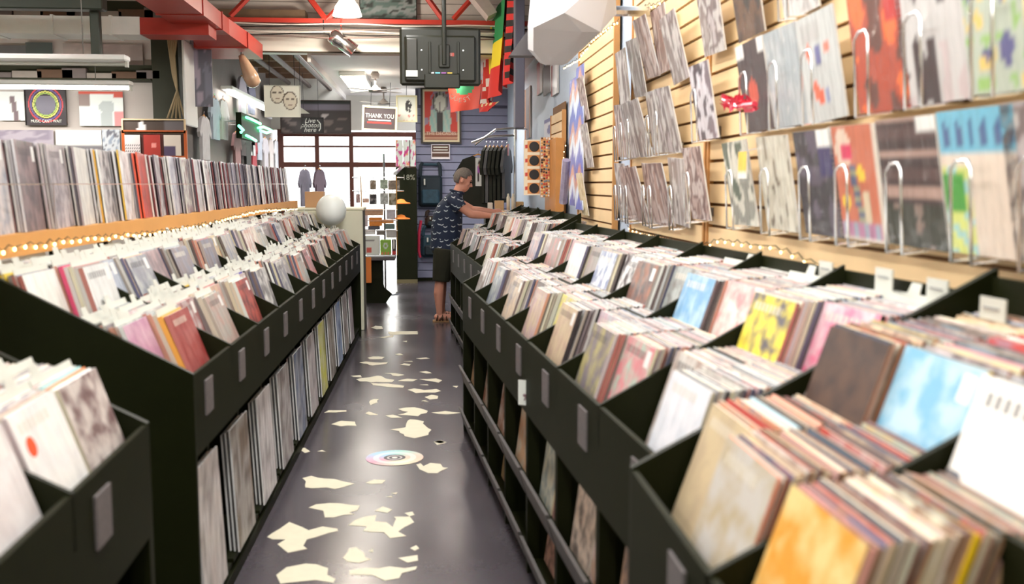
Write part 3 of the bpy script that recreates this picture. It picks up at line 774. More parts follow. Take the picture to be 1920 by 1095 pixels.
def f_circ(u, v):
    for cx, cy, r, c in ((.28, .66, .07, C(236, 110, 80)), (.5, .62, .09, C(110, 110, 160)), (.72, .66, .06, C(236, 130, 110)), (.35, .3, .08, C(236, 110, 80)), (.45, .22, .07, C(230, 100, 70)), (.62, .24, .06, C(150, 156, 190)), (.3, .52, .05, C(120, 130, 160))):
        if ((u-cx)**2+(v-cy)**2*.8) < r*r: return c
    if .76 < v < .93 and .12 < u < .6: return C(186, 186, 184)
    return C(196, 199, 197)
def f_red(u, v):
    if u > .7 and v > .72: return C(190, 40, 40)
    q = mnoise.noise(Vector((u*3.2, v*3, 5)))
    return C(236, 110, 50) if q > .22 else C(176, 70, 44) if q > -.1 else C(104, 60, 50)
def f_bw(u, v):
    q = mnoise.noise(Vector((u*5, v*2.4, 11)))
    return C(60, 44, 46) if q > .14 else C(200, 197, 195) if v > .45 or q > -.2 else C(200, 184, 184)
def f_col(u, v):
    q = mnoise.noise(Vector((u*5, v*5, 21))); p = mnoise.noise(Vector((u*7, v*7, 31)))
    return C(90, 90, 140) if q > .3 else C(226, 196, 110) if p > .25 else C(150, 190, 110) if p < -.3 else C(184, 194, 178)
def f_blackred(u, v):
    if v > .82 and (u < .3 or u > .8): return W_
    return C(206, 80, 54) if (u-.45)**2+(v-.42)**2 < .03 else C(70, 56, 58)
GREYP = [C(160, 150, 146), C(134, 120, 116), C(190, 184, 180), C(116, 102, 100), C(176, 166, 166)]
BRNP = [C(130, 98, 88), C(170, 146, 138), C(110, 80, 74), C(190, 174, 168), C(150, 116, 104)]
def wallrec(u0, zb, fn, label, w=.315, h=.335, rot=0, outb=.03, outt=.088, group='records displayed on the right slat wall', res=22):
    yf = pt(u0, 345, X=XR).y
    yc = yf-w/2
    tilt = math.atan((outb-outt)/h)
    o = panel_mb(w, h, .006, fn, res, (.7, .69, .67)).build('displayed_record', PRINTG)
    o.matrix_world = T(XR-outb, yc, zb) @ RZ(-math.pi/2) @ RX(-tilt) @ RY(rot)
    tag(o, label, 'record', group)
    return yc
EAS = []
def easel(yc, zb, hgt=.23, w=.085, out=.105, lab=''):
    root = empty('wire_easel', (XR+.01, yc, zb-.015), 0, lab, 'wire holder', 'wire record holders on the slat wall')
    P = [(-out, -w/2, 0), (-out-.012, -w/2, hgt-.02), (-out-.01, -w/2+.02, hgt), (-out-.01, w/2-.02, hgt), (-out-.012, w/2, hgt-.02), (-out, w/2, 0)]
    MB().tube(P, .0042, 7).build('front_loop', STEEL, root, None, True)
    for sgn in (-1, 1):
        MB().tube([(-out, sgn*w/2, 0), (0, sgn*w/2, .012), (.004, sgn*w/2, .045)], .0038, 6).build('arm', STEEL, root)
    MB().box(.0, .006, -w/2-.012, w/2+.012, .03, .07).build('slat_hook', STEEL, root)
ROW1 = [(1940, blotch(GREYP, 3), 'grey mottled record at the right edge of the photo, bottom wall row'), (1815, f_blue, 'record with blue sky band and green figure on beige cover, bottom wall row'), (1695, f_black, 'dark brown striped record with white price sticker, bottom wall row'), (1600, f_orange, 'terracotta record cover with dancing figure and pale border, bottom wall row'),
        (1532, f_navy, 'black and navy record with white sticker, bottom wall row'), (1458, f_speck, 'cream record cover with dark speckles, bottom wall row'), (1392, blotch([C(90, 100, 84), C(206, 204, 190), C(140, 140, 130)], 4), 'grey-green plastic-wrapped record beside the speckled cream one, bottom wall row'), (1312, blotch(BRNP, 6), 'brown plastic-wrapped record by the vertical joint of the slat wall')]
for i, (u, fn, lb) in enumerate(ROW1):
    y = wallrec(u, 1.412, fn, lb, rot=rw.uniform(-.02, .02))
    easel(y, 1.412, lab='chrome wire easel in front of the %s bottom-row record from the right' % ORD[i])
ROW2 = [(1838, f_col, 'pastel multicolour record at top right of the slat wall'), (1718, f_bw, 'white record with dark brown streaks, second wall row'), (1628, f_red, 'fiery red and orange record, second wall row'), (1530, f_circ, 'white record cover with orange and blue dots, second wall row'),
        (1468, blotch([C(180, 186, 188), C(168, 176, 180), C(190, 194, 194)], 8), 'plain pale grey record cover beside the dotted one'), (1414, f_blackred, 'black record with orange flame and white stickers, second wall row'), (1322, blotch([C(120, 104, 112), C(206, 200, 206), C(80, 66, 74)], 9), 'dark shiny plastic-wrapped record, second wall row above the joint')]
for i, (u, fn, lb) in enumerate(ROW2):
    y = wallrec(u, 1.775, fn, lb, rot=rw.uniform(-.03, .03))
    easel(y, 1.775, lab='chrome wire easel in front of the %s second-row record from the right' % ORD[i])
ROW3 = [(1705, blotch([C(206, 190, 170), C(120, 60, 60), C(226, 220, 214)], 12), 'cream and maroon record, third wall row, cut by the frame top'), (1600, blotch([C(214, 214, 210), C(190, 90, 90), C(200, 190, 190)], 13), 'whitish record with a faint red disc, third wall row'), (1480, blotch([C(190, 186, 184), C(214, 212, 210), C(150, 140, 140)], 14), 'silver-grey record, third wall row'),
        (1394, blotch([C(70, 50, 40), C(96, 66, 44), C(50, 38, 34)], 15), 'dark brown record, third wall row'), (1330, blotch(GREYP, 16), 'grey plastic-wrapped record hanging high near the joint')]
for i, (u, fn, lb) in enumerate(ROW3):
    y = wallrec(u, 2.14, fn, lb, rot=rw.uniform(-.03, .03))
    if i < 3: easel(y, 2.14, lab='chrome wire easel in front of the %s third-row record from the right' % ORD[i])
FARN = ['leftmost', 'second', 'third', 'fourth', 'fifth', 'rightmost']
for row, (zb, us, nm) in enumerate(((1.36, (1168, 1186, 1206, 1226, 1248, 1272), 'bottom row'), (1.735, (1166, 1186, 1208, 1232, 1258), 'middle row'), (2.075, (1168, 1196, 1218, 1240, 1268), 'top row'))):
    for i, u in enumerate(us):
        lab = '%s wrinkled plastic-bagged record of the far cluster, %s' % (FARN[i] if i < len(us)-1 else 'rightmost', nm)
        y = wallrec(u, zb+rw.uniform(-.01, .02)+(.1 if row == 2 and i in (2, 3) else 0), blotch(GREYP if rw.random() < .5 else BRNP, 30+row*7+i, 3.2, ay=.35), lab, outb=.02, outt=.06+.014*((i*2) % 5), rot=rw.uniform(-.04, .05), res=14)
        if row < 2: easel(y, zb, .22, .07, .06+.014*((i*2) % 5)+.022, 'chrome wire easel of the %s bagged record, far cluster, %s' % (FARN[i] if i < len(us)-1 else 'rightmost', nm))
# small extras on that wall
o = panel_mb(.10, .10, .004, lambda u, v: C(240, 190, 60) if v > .18 else C(226, 222, 214), 6).build('yellow_tag', PRINTG)
p = pt(1392, 335, X=XR-.115); o.matrix_world = T(p.x, p.y, p.z) @ RZ(-math.pi/2)
tag(o, 'small yellow and white tag in plastic hung among the wall records', 'tag')
MB().tube([(0, .002, .1), (0, .07, .115), (0, .13, .12)], .0025, 6).build('hook', STEEL, o)
mb = MB(); p0 = pt(1358, 188, X=XR-.13); p1 = pt(1415, 196, X=XR-.13)
for i in range(46):
    q = p0.lerp(p1, rw.random()); a = Vector((rw.uniform(-.03, .02), rw.uniform(-.03, .03), rw.uniform(-.035, .03)))
    b_ = a.cross(Vector((rw.random(), rw.random(), rw.random())))*.5
    n_ = Vector((.001, 0, 0)); q = q+Vector((0, 0, rw.uniform(-.02, .015)))
    mb.add([q-a, q-a*.2+b_, q+a, q+a*.2-b_, q-a+n_, q-a*.2+b_+n_, q+a+n_, q+a*.2-b_+n_], [(0, 1, 2, 3), (7, 6, 5, 4)])
mb.tube([p0+Vector((0, 0, .0)), p0.lerp(p1, .5)+Vector((0, 0, -.015)), p1], .012, 8)
tag(mb.build('red_tinsel_ribbon', mat('shiny_red_foil', C(232, 60, 84), .25, metal=.3, coat=.8)), 'crumpled shiny red foil ribbon draped across two wall records', 'ribbon')
# row of tall bagged items on the next slat panel and blue-white zigzag banners beside them
for i, (u, zb, c) in enumerate(((1100, 2.07, BRNP), (1108, 1.70, GREYP), (1100, 1.33, [C(206, 186, 130), C(222, 206, 170), C(190, 170, 130)]))):
    wallrec(u, zb, blotch(c, 60+i, 4), '%s plastic-bagged record on the narrow slat panel beyond the blue post' % ('upper', 'middle', 'lower')[i] if i != 2 else 'lower yellowish plastic-bagged record on the narrow slat panel', res=12)
def f_zig(u, v):
    k = (v*3+abs(u-.5)*.9) % 1
    return C(96, 110, 190) if k < .4 else C(214, 226, 240) if k < .75 else C(206, 150, 130)
for i, (u, v0, v1) in enumerate(((1072, 150, 385), (1084, 130, 392))):
    a = pt(u, v0, X=XR-.03); b_ = pt(u, v1, X=XR-.03)
    o = panel_mb(.42, a.z-b_.z, .006, f_zig, 10, resz=24).build('zigzag_banner', PRINTG); o.matrix_world = T(a.x-.02*i, a.y-.1+.5*i*-.3, b_.z) @ RZ(-math.pi/2)
    tag(o, '%s tall banner with blue and white chevrons on the right wall' % ('farther', 'nearer')[i], 'banner')
# ------------------------------------------------------------------ lower bays of the left rack: tall bagged covers facing the aisle
rl = random.Random(31)
for k in range(LFB-1):
    y = .18+k*LFP+.09
    for j in range(3):
        c = jit(rl.choice([C(206, 200, 196), C(150, 140, 138), C(180, 170, 176), C(120, 104, 84), C(96, 110, 140)]), .12, rl)
        if k == 6 and j == 0: c = C(206, 206, 60)
        if k == 8 and j == 0: c = C(110, 150, 206)
        o = panel_mb(.36, .50-.012*j, .007, blotch([c, mixc(c, (.7, .7, .7), .4), mixc(c, (.1, .08, .08), .5)], k*3+j, 3), 8, (.8, .8, .8)).build('bagged_poster', PRINTG)
        o.matrix_world = MLF @ T(-.012-.018*j, y+.008*j, .1015) @ RZ(math.pi/2) @ RX(-.05)
        tag(o, 'tall plastic-bagged %s print, %s layer, %s lower bay of left rack' % (cname(c), ORD[j], ordw(k)), 'bagged print', 'bagged prints in the left rack bays')

# ------------------------------------------------------------------ ceiling equipment
def fixture(root, M, L_, w=.13, lit=True):
    MB().bbox(-w/2, w/2, -L_/2, L_/2, .0, .05, .012).build('housing', mat('white_enamel_housing', C(232, 234, 230), .35), root, M)
    MB().tube([(0, -L_/2+.02, -.022), (0, L_/2-.02, -.022)], .016, 8).build('tube', TUBE if lit else WHITEP, root, M)
    for s_ in (-1, 1):
        MB().box(-.02, .02, s_*(L_/2-.012)-.012, s_*(L_/2-.012)+.012, -.045, 0).build('lamp_holder', WHITEP, root, M)
for i, (fx, fy) in enumerate(CEIL_FIX):  # housings for the added overhead lights, all above the view
    r = empty('unseen_fluorescent_fixture', (fx, fy, 3.455), 0, 'added unseen fluorescent batten over the %s, %s from the front' % ('aisle' if fx == -.25 else 'right racks' if fx > 0 else 'left side of the shop', ordw(sorted(q[1] for q in CEIL_FIX if q[0] == fx).index(fy))+(', outer row' if fx < -4 else '')), 'ceiling light')
    MB().bbox(-.16, .16, -1.2, 1.2, .0, .06, .015).build('housing', mat('white_enamel_housing', C(232, 234, 230), .35), r)
    for s_ in (-.06, .06): MB().tube([(s_, -1.15, -.018), (s_, 1.15, -.018)], .013, 8).build('tube', TUBE, r)
    for s_ in (-.9, .9): MB().tube([(0, s_, .06), (0, s_, 1.03)], .004, 6).build('suspension_rod', STEEL, r)
# two battens over the left department, seen side-on
for i, (v, ue, Yf, lit) in enumerate(((104, 240, 8.6, False), (152, 247, 10.6, True))):
    a = pt(ue, v, Y=Yf); Lf = 2.7
    r = empty('fluorescent_batten', (a.x-Lf/2, Yf, a.z), 0, ('unlit-looking' if not lit else 'brightly lit')+' long fluorescent batten hanging at the upper left, '+('upper of two' if not lit else 'lower of two'), 'ceiling light')
    fixture(r, RZ(math.pi/2) @ T(0, 0, -.05), Lf, .14, lit)
    if lit: area_light('batten_light', (a.x-Lf/2, Yf, a.z-.12), (0, 0, 0), 2.4, .1, 16, (1, .98, .95)); area_light('batten_light', (a.x-Lf/2, Yf-.05, a.z-.14), (math.radians(70), 0, 0), 2.4, .08, 5, (1, .98, .95))
    for x in (-1.0, 1.0): MB().tube([(x, 0, 0), (x, 0, 4.5-a.z)], .005, 6).build('hanger_rod', mat('grey_rod', C(96, 96, 90), .6), r)
# red and bare metal air ducts
def duct(name, label, m, poly, y0, y1, seams=5, axis='y'):
    r = empty(name, (0, 0, 0), 0, label, 'air duct')
    MB().prism(poly, y0, y1, axis).build('duct_body', m, r)
    cx = sum(p[0] for p in poly)/len(poly); cz = sum(p[1] for p in poly)/len(poly)
    for i in range(seams):
        y = y0+(y1-y0)*(i+.5)/seams
        MB().prism([(cx+(p[0]-cx)*1.05, cz+(p[1]-cz)*1.12) for p in poly], y-.012, y+.012, axis).build('seam_flange', m, r)
    return r
e1 = pt(432, 67, Z=3.1); e0 = pt(286, 34, Z=3.1); t1 = pt(434, 37, Y=e1.y)
rd = duct('air_duct', 'red painted rectangular air duct running overhead along the left', REDP, [(e0.x+.1, 3.1), (e1.x, 3.1), (e1.x, t1.z), (e0.x+.1, t1.z)], 3.0, e1.y, 9)
f1 = pt(451, 83, Y=10.95); f2 = pt(493, 116, Y=12.25)
MB().prism([(e1.x-.45, f1.z), (f2.x, f1.z), (f2.x, f1.z+.17), (e1.x-.45, f1.z+.17)], e1.y+.35, 12.25).build('outlet_section', REDP, rd)
MB().add([(e1.x-.4, e1.y-.05, 3.1), (e1.x, e1.y-.05, 3.1), (e1.x, e1.y-.05, t1.z), (e1.x-.4, e1.y-.05, t1.z), (e1.x-.42, e1.y+.4, f1.z), (f2.x, e1.y+.4, f1.z), (f2.x, e1.y+.4, f1.z+.17), (e1.x-.42, e1.y+.4, f1.z+.17)], [(0, 1, 5, 4), (1, 2, 6, 5), (2, 3, 7, 6), (3, 0, 4, 7)]).build('transition', REDP, rd)
for i in range(4):
    MB().box(e1.x-.35, f2.x-.06, 12.25, 12.27, f1.z+.03+.035*i, f1.z+.045+.035*i).build('louvre', mat('louvre_grey', C(190, 180, 176), .5), rd)
a = pt(-60, 74, Y=10.3); b_ = pt(272, 70, Y=10.3); zt_ = pt(272, 37, Y=10.3).z
r = duct('air_duct', 'bare galvanised duct crossing the upper left behind the black pole', ALU, [(10.12, b_.z), (10.5, b_.z), (10.5, zt_), (10.12, zt_)], a.x-.5, b_.x, 4, 'x')
MB().prism([(10.13, b_.z+.005), (10.49, b_.z+.005), (10.49, zt_-.005), (10.13, zt_-.005)], b_.x, e1.x-.06, 'x').build('red_branch', REDP, r)
p = pt(182, 105, Y=9.4); MBt = MB().bbox(p.x-.04, p.x+.04, 9.36, 9.44, p.z, 4.5, .008)
o = MBt.build('ceiling_post', mat('dark_green_steel', C(52, 60, 50), .5)); tag(o, 'dark steel post dropping from the ceiling in front of the galvanised duct', 'post')
a = pt(0, 10, Y=9.3); b_ = pt(195, 10, Y=9.3)
tag(MB().bbox(a.x-1, b_.x, 9.25, 9.4, a.z-.03, a.z+.12, .01).build('ceiling_beam', MATS['dark_green_steel']), 'dark steel beam at the top left corner above the duct', 'beam')
# red roof truss with cables
r = empty('roof_truss', (0, 12.1, 3.4), 0, 'red steel roof truss crossing above the white beam', 'truss')
zc = pt(650, 40, Y=12.1).z-3.4
MB().box(-2.7, 1.3, -.03, .03, zc-.025, zc+.025).build('bottom_chord', REDP, r)
for u0, v0, u1, v1 in ((432, 30, 485, -25), (612, 38, 650, 0), (830, 36, 795, -12), (612, 38, 560, -30), (850, 36, 900, -20)):
    p0 = pt(u0, v0, Y=12.1)-Vector((0, 12.1, 3.4)); p1 = pt(u1, v1, Y=12.1)-Vector((0, 12.1, 3.4))
    p1 = p0+(p1-p0)*3
    MB().tube([p0, p1], .035, 6).build('web_member', REDP, r)
MB().box(-2.7, 1.3, -.03, .03, .98, 1.06).build('top_chord', REDP, r)
CABLE = mat('grey_cable', C(120, 104, 98), .6); CABW = mat('white_cable', C(214, 208, 200), .5); CABK = mat('black_cable', C(36, 32, 30), .6)
for i in range(6):
    z0 = 3.4+zc-.045-.03*i
    P = [(-2.7+.4*k, 12.05-.01*i, z0+.012*math.sin(k*1.7+i*2)) for k in range(11)]
    tag(MB().tube(P, .009, 6).build('electric_cable', (CABW, CABK, CABLE)[i % 3]), '%s cable strung below the red truss, %s from the top' % (('white', 'black', 'grey')[i % 3], ORD[i]), 'cable', 'cables below the truss')
# spotlight, glowing shade, fans, ceiling light
p = pt(640, 78, Y=12.06)
r = empty('spotlight', p, 0, 'chrome can spotlight hanging from the red truss', 'spotlight')
Ms = RZ(math.radians(10)) @ RY(math.radians(125))
MB().lathe([(.03, -.16), (.085, -.13), (.095, -.05), (.08, .0), (.085, .02), (.085, .17), (.09, .172), (.09, .18)], 20).build('can', STEEL, r, Ms, True)
MB().tube([(0, 0, .0), (0, .1, .05), (0, .1, .1), (0, 0, .17), (0, 0, .27)], .008, 6).build('yoke', REDP, r)
MB().tube([(-.12, 0, .06), (-.2, 0, .1), (-.2, 0, .24)], .006, 6).build('lead', CABK, r)
p = pt(651, 30, Y=11.4)
pl = bpy.data.lights.new('pendant_light', 'POINT'); pl.energy = 55; pl.color = (1, .9, .76); pl.shadow_soft_size = .12; po = bpy.data.objects.new('pendant_light', pl); COL.objects.link(po); po.location = p-Vector((0, .0, .05))
r = empty('pendant_lamp', p, 0, 'glowing bell-shaped pendant lamp at the top centre', 'lamp')
MB().lathe([(.16, 0), (.155, .02), (.13, .1), (.08, .17), (.03, .2), (.02, .23)], 20).build('shade', mat('glowing_shade', C(255, 240, 214), .5, emit=(1, .86, .66), es=3.5), r, None, True)
MB().tube([(0, 0, .22), (0, 0, 4.5-p.z)], .006, 6).build('flex', CABK, r)
for i, (u, v, Yf) in enumerate(((703, 128, 14.2), (719, 166, 16.4))):
    p = pt(u, v, Y=Yf)
    r = empty('ceiling_fan', (p.x, Yf, 3.1), 0, '%s grey ceiling fan under the white ceiling' % ('nearer', 'farther')[i], 'ceiling fan')
    FANM = mat('fan_grey', C(150, 142, 136), .5)
    MB().lathe([(.05, -.09), (.06, -.03), (.04, 0)], 14).build('canopy', FANM, r, None, True)
    MB().tube([(0, 0, -.08), (0, 0, -.2)], .012, 8).build('down_rod', FANM, r)
    MB().lathe([(.03, -.285), (.1, -.275), (.09, -.24), (.045, -.21), (.02, -.18)], 16).build('motor', FANM, r, None, True)
    for k in range(4):
        MB().box(.08, .46, -.045, .045, -.256, -.25).build('blade', mat('fan_blade_white', C(190, 184, 178), .5), r, RZ(math.pi/4+k*math.pi/2))
p0 = pt(648, 136, Z=3.085); p1 = pt(690, 163, Z=3.085); xa = pt(652, 150, Y=(p0.y+p1.y)/2).x
r = empty('ceiling_light', (pt(669, 150, Z=3.085).x, (p0.y+p1.y)/2, 3.1), 0, 'square glowing ceiling light in the white back ceiling', 'ceiling light')
hw = .16; hl = abs(p0.y-p1.y)/2
MB().bbox(-hw-.02, hw+.02, -hl-.02, hl+.02, -.06, 0, .01).build('frame', mat('white_enamel_housing', C(232, 234, 230), .35), r)
MB().bbox(-hw, hw, -hl, hl, -.075, -.055, .006).build('diffuser', mat('warm_diffuser', (1, .95, .88), .5, emit=(1, .88, .72), es=4), r)
# television seen from behind
TVY = 9.3
a = pt(750, 160, Y=TVY); b_ = pt(901, 53, Y=TVY); w = b_.x-a.x; h = b_.z-a.z
r = empty('television', ((a.x+b_.x)/2, TVY, a.z), 0, 'black flat television seen from behind, hanging on a ceiling pole', 'television')
TVM = mat('black_tv_plastic', C(30, 31, 20), .42, vary=.15, scale=5)
MB().bbox(-w/2, w/2, -.01, .05, 0, h, .02).build('cabinet', TVM, r)
MB().bbox(-w*.44, w*.44, -.045, -.008, h*.06, h*.86, .025).build('back_shell', TVM, r)
MB().bbox(-w*.20, w*.24, -.06, -.04, -.03, h*.2, .012).build('lower_housing', TVM, r)
MB().bbox(-w*.42, -w*.28, -.062, -.042, h*.16, h*.8, .02).build('left_bulge', mat('tv_plastic_sheen', C(48, 47, 40), .32), r)
for x in (-.13, .22): MB().bbox(w*x-.012, w*x+.012, -.055, -.042, h*.2, h*.75, .004).build('vertical_rib', TVM, r)
for x, z in ((-.23, .6), (.28, .6), (-.23, .26), (.28, .26)):
    MB().lathe([(.006, 0), (.006, .006)], 8).build('screw', STEEL, r, T(w*x, -.047, h*z) @ RX(math.pi/2))
MB().box(-w*.425, -w*.28, -.0645, -.062, h*.14, h*.25).build('white_sticker', WHITEP, r)
for k, c in enumerate((C(200, 200, 205), C(110, 190, 206), C(150, 90, 160), C(206, 180, 80))):
    MB().box(-w*.14+k*w*.075, -w*.08+k*w*.075, -.0475, -.045, h*.2, h*.225).build('socket_strip', mat('strip_%d' % k, c, .5), r)
bdg = MB().box(w*.09, w*.17, -.0475, -.045, h*.5, h*.56).build('maker_badge', mat('badge_red', C(170, 70, 60), .5), r)
text('badge_lettering', 'LG', .03, WHITEP, r, T(w*.12, -.049, h*.53))
px = pt(832, 20, Y=TVY).x-(a.x+b_.x)/2
MB().tube([(px, -.075, h*.35), (px, -.075, 4.5-a.z)], .02, 10).build('pole', TVM, r)
MB().bbox(px-.05, px+.05, -.07, -.045, h*.3, h*.7, .008).build('mount_plate', TVM, r)
# ------------------------------------------------------------------ prints facing the camera
def board(name, label, cat, u0, v0, u1, v1, Y, fn, res=16, m=None, frame=None, fw=.02, resz=None, t=.008, tilt=0, group=None):
    a = pt(u0, v1, Y=Y); b_ = pt(u1, v0, Y=Y); w = b_.x-a.x; h = b_.z-a.z
    M = T((a.x+b_.x)/2, Y, a.z) @ RY(tilt)
    if frame is None:
        o = panel_mb(w, h, t, fn, res, resz=resz).build(name, m or PRINT); o.matrix_world = M
        return tag(o, label, cat, group), w, h
    r = empty(name, (0, 0, 0), 0, label, cat, group); r.matrix_world = M
    panel_mb(w, h, t, fn, res, resz=resz).build('print', m or PRINT, r)
    for q in ((-w/2-fw, w/2+fw, -fw, 0), (-w/2-fw, w/2+fw, h, h+fw), (-w/2-fw, -w/2, 0, h), (w/2, w/2+fw, 0, h)):
        MB().box(q[0], q[1], -.02, .012, q[2], q[3]).build('frame_rail', frame, r)
    return r, w, h
DKF = mat('black_picture_frame', C(42, 34, 28), .4); LTF = mat('cream_picture_frame', C(226, 216, 176), .5); ORF = mat('orange_wood_frame', C(190, 92, 40), .5)
WTX = mat('white_lettering', C(236, 238, 226), .6); RTX = mat('red_lettering', C(214, 60, 54), .6)
def f_portrait(u, v):
    if u < .05 or u > .95 or v < .05 or v > .97: return C(222, 206, 170)
    if v < .2: return C(150, 84, 60) if int(v*30) % 2 else C(206, 160, 130)
    dx = (u-.48)
    if (dx/.15)**2+((v-.74)/.15)**2 < 1: return C(206, 206, 190) if abs(dx) > .02 or v > .75 else C(120, 110, 104)
    if (dx/.22)**2+((v-.76)/.2)**2 < 1: return C(150, 150, 140) if int(u*22) % 2 else C(60, 56, 54)
    if abs(dx) < .08 and v < .6: return C(50, 46, 44)
    if abs(dx) < .3-.2*abs(v-.4) and v < .62: return C(150, 186, 176) if int(u*14+v*5) % 2 else C(176, 190, 176)
    return C(206, 60, 44) if mnoise.noise(Vector((u*5, v*5, 4))) > -.12 else C(150, 130, 150)
r, w, h = board('framed_poster', 'framed red poster with a pale portrait on the blue slat wall', 'poster', 793, 168, 861, 266, YB-.06, f_portrait, 30, frame=DKF, fw=.03, resz=40)
text('poster_lettering', 'THE DECADES', .075, mat('cream_lettering', C(230, 200, 180), .6), r, T(0, -.006, h*.16))
r, w, h = board('wall_notice', 'small white-framed brown notice below the red poster', 'notice', 810, 272, 842, 297, YB-.05, lambda u, v: C(226, 216, 214) if .38 < v < .46 or v < .1 else C(84, 52, 36), 10, frame=mat('white_notice_frame', C(222, 216, 224), .5), fw=.012, resz=14)
for i, zf in enumerate((.8, .6)): MB().box(-w*.42, w*.42, -.0065, -.004, h*zf, h*(zf+.07)).build('text_line', WTX, r)
r, w, h = board('hanging_sign', 'cream-framed dark thank-you sign hanging before the shop front', 'sign', 682, 203, 740, 242, 15.6, lambda u, v: C(70, 56, 58), 4, frame=LTF, fw=.03, tilt=.05)
text('lettering', 'THANK YOU', .092, WTX, r, T(0, -.006, h*.62), sx=.8)
MB().box(-w*.36, w*.36, -.0065, -.004, h*.4, h*.455).build('text_line', WTX, r); MB().box(-w*.4, w*.38, -.0065, -.004, h*.26, h*.34).build('red_bar', RTX, r)
for x in (-.3, .3): MB().tube([(x*w, 0, h), (x*w, 0, 3.1-pt(700, 242, Y=15.6).z)], .004, 5).build('cord', CABK, r)
def f_ink(u, v):
    q = mnoise.noise(Vector((u*7, v*7, 40)))
    if v < .24: return C(206, 130, 120) if q > .25 else C(222, 220, 206)
    return C(44, 40, 40) if (u-.6)**2*2+(v-.6)**2 < .07 and q > -.15 else C(226, 228, 216)
r, w, h = board('framed_print', 'pale framed print with a black ink figure beside the thank-you sign', 'print', 746, 182, 779, 226, 15.9, f_ink, 22, frame=LTF, fw=.025)
MB().tube([(0, 0, h), (0, 0, 3.1-pt(760, 226, Y=15.9).z)], .004, 5).build('cord', CABK, r)
def f_stage(u, v):
    if v > .74: return C(120, 112, 122) if v < .9 else C(46, 50, 46)
    q = mnoise.noise(Vector((u*6, v*5, 50)))
    if abs(u-.58-.3*(v-.4)) < .03 and .2 < v < .6: return C(190, 180, 174)
    if (u-.62)**2+(v-.55)**2 < .003: return C(190, 180, 174)
    return C(120, 106, 100) if q > .1 and v < .45 else C(66, 58, 56)
r, w, h = board('photo_banner', 'dark banner with a black-and-white stage photograph above the shop window', 'banner', 528, 190, 656, 249, 17.6, f_stage, 30, resz=16, frame=mat('dark_banner_edge', C(60, 40, 30), .6), fw=.015)
r2, w2, h2 = board('chalk_sign', 'small black sign hand-lettered in white on the dark banner', 'sign', 567, 221, 606, 249, 17.58, lambda u, v: C(52, 48, 48), 3, frame=DKF, fw=.008)
for i, t_ in enumerate(('Live', 'photos', 'here')): text('lettering', t_, .11, WTX, r2, T(-w2*.14, -.006, h2*(.8-.3*i)), shear=.3)
MB().tube([(w2*.22, -.008, h2*.85), (w2*.36, -.008, h2*.6), (w2*.36, -.008, h2*.3), (w2*.28, -.008, h2*.12)], .01, 5).build('curved_arrow', WTX, r2)
def f_faces(u, v):
    for cx, cy in ((.36, .72), (.72, .52)):
        d = math.hypot((u-cx)/.2, (v-cy)/.3)
        if d < 1:
            if abs(v-cy-.05) < .03 and abs(abs(u-cx)-.08) < .05: return C(110, 100, 90)
            if abs(v-cy+.13) < .02 and abs(u-cx) < .06: return C(130, 104, 90)
            return C(96, 84, 70) if d > .88 else C(222, 216, 200)
    return C(234, 236, 226)
r, w, h = board('hanging_poster', 'white poster with two sketched faces hanging over the left aisle', 'poster', 497, 161, 562, 219, 12.9, f_faces, 34, frame=mat('white_poster_edge', C(232, 232, 224), .6), fw=.004)
for x in (-.35, .35): MB().tube([(x*w, 0, h), (x*w, 0, 3.5-pt(530, 219, Y=12.9).z)], .004, 5).build('cord', CABK, r)
o = MB().add([pt(562, 200, Y=13.4), pt(581, 213, Y=13.4), pt(562, 213, Y=13.4), pt(562, 200, Y=13.42), pt(581, 213, Y=13.42), pt(562, 213, Y=13.42)], [(0, 2, 1), (3, 4, 5), (0, 1, 4, 3), (1, 2, 5, 4), (2, 0, 3, 5)]).build('pennant', WHITEP)
tag(o, 'small white triangular pennant beside the two-faces poster', 'pennant')
MB().tube([pt(563, 201, Y=13.41), pt(563, 201, Y=13.41)+Vector((0, 0, 1.0))], .003, 5).build('cord', CABK, o)
r, w, h = board('truss_poster', 'dark green poster fixed above the red truss', 'poster', 676, -8, 780, 34, 12.55, blotch([C(60, 66, 64), C(96, 120, 116), C(140, 150, 150), C(44, 46, 44)], 70, 4), 24, resz=12, frame=DKF, fw=.01)
# left display wall
YL = 11.46
def f_ring(u, v):
    d = math.hypot(u-.5, (v-.56)*.88)
    for r0, c in ((.27, C(170, 200, 90)), (.31, C(226, 222, 110)), (.37, C(110, 84, 150)), (.42, C(214, 60, 70))):
        if abs(d-r0) < .016: return c
    return C(120, 116, 130) if d < .25 and v < .8 else C(52, 42, 46)
r, w, h = board('ring_poster', 'black square poster with concentric coloured rings on the left wall', 'poster', 50, 166, 122, 234, YL, f_ring, 56, frame=DKF, fw=.006)
text('lettering', 'MUSIC CAN\'T WAIT', .045, WTX, r, T(0, -.006, h*.1), sx=.8)
def f_fan(u, v):
    if (u-.62)**2+(v-.55)**2 < .035 or (abs(u-.62) < .13 and v < .4): return C(186, 194, 192)
    if u > .8 and v < .45: return C(236, 150, 150)
    if u > .8 and v > .8 or v > .92: return C(206, 80, 60)
    return C(236, 242, 236) if u > .25 or v < .6 else C(150, 130, 124)
board('wide_poster', 'pale poster with grey silhouette and red corner on the left wall', 'poster', 150, 172, 230, 236, YL, f_fan, 26, resz=20)
board('white_poster', 'white poster with a dark wedge at the left edge of the wall', 'poster', 0, 172, 47, 226, YL, lambda u, v: C(120, 100, 104) if abs(u-.45-.2*(1-v)) < .1 and v < .85 else C(236, 240, 236), 16)
board('small_poster', 'white notice sheet low on the left display wall', 'poster', 106, 244, 190, 285, YL, lambda u, v: C(240, 240, 234) if v > .3 else C(120, 116, 120), 8)
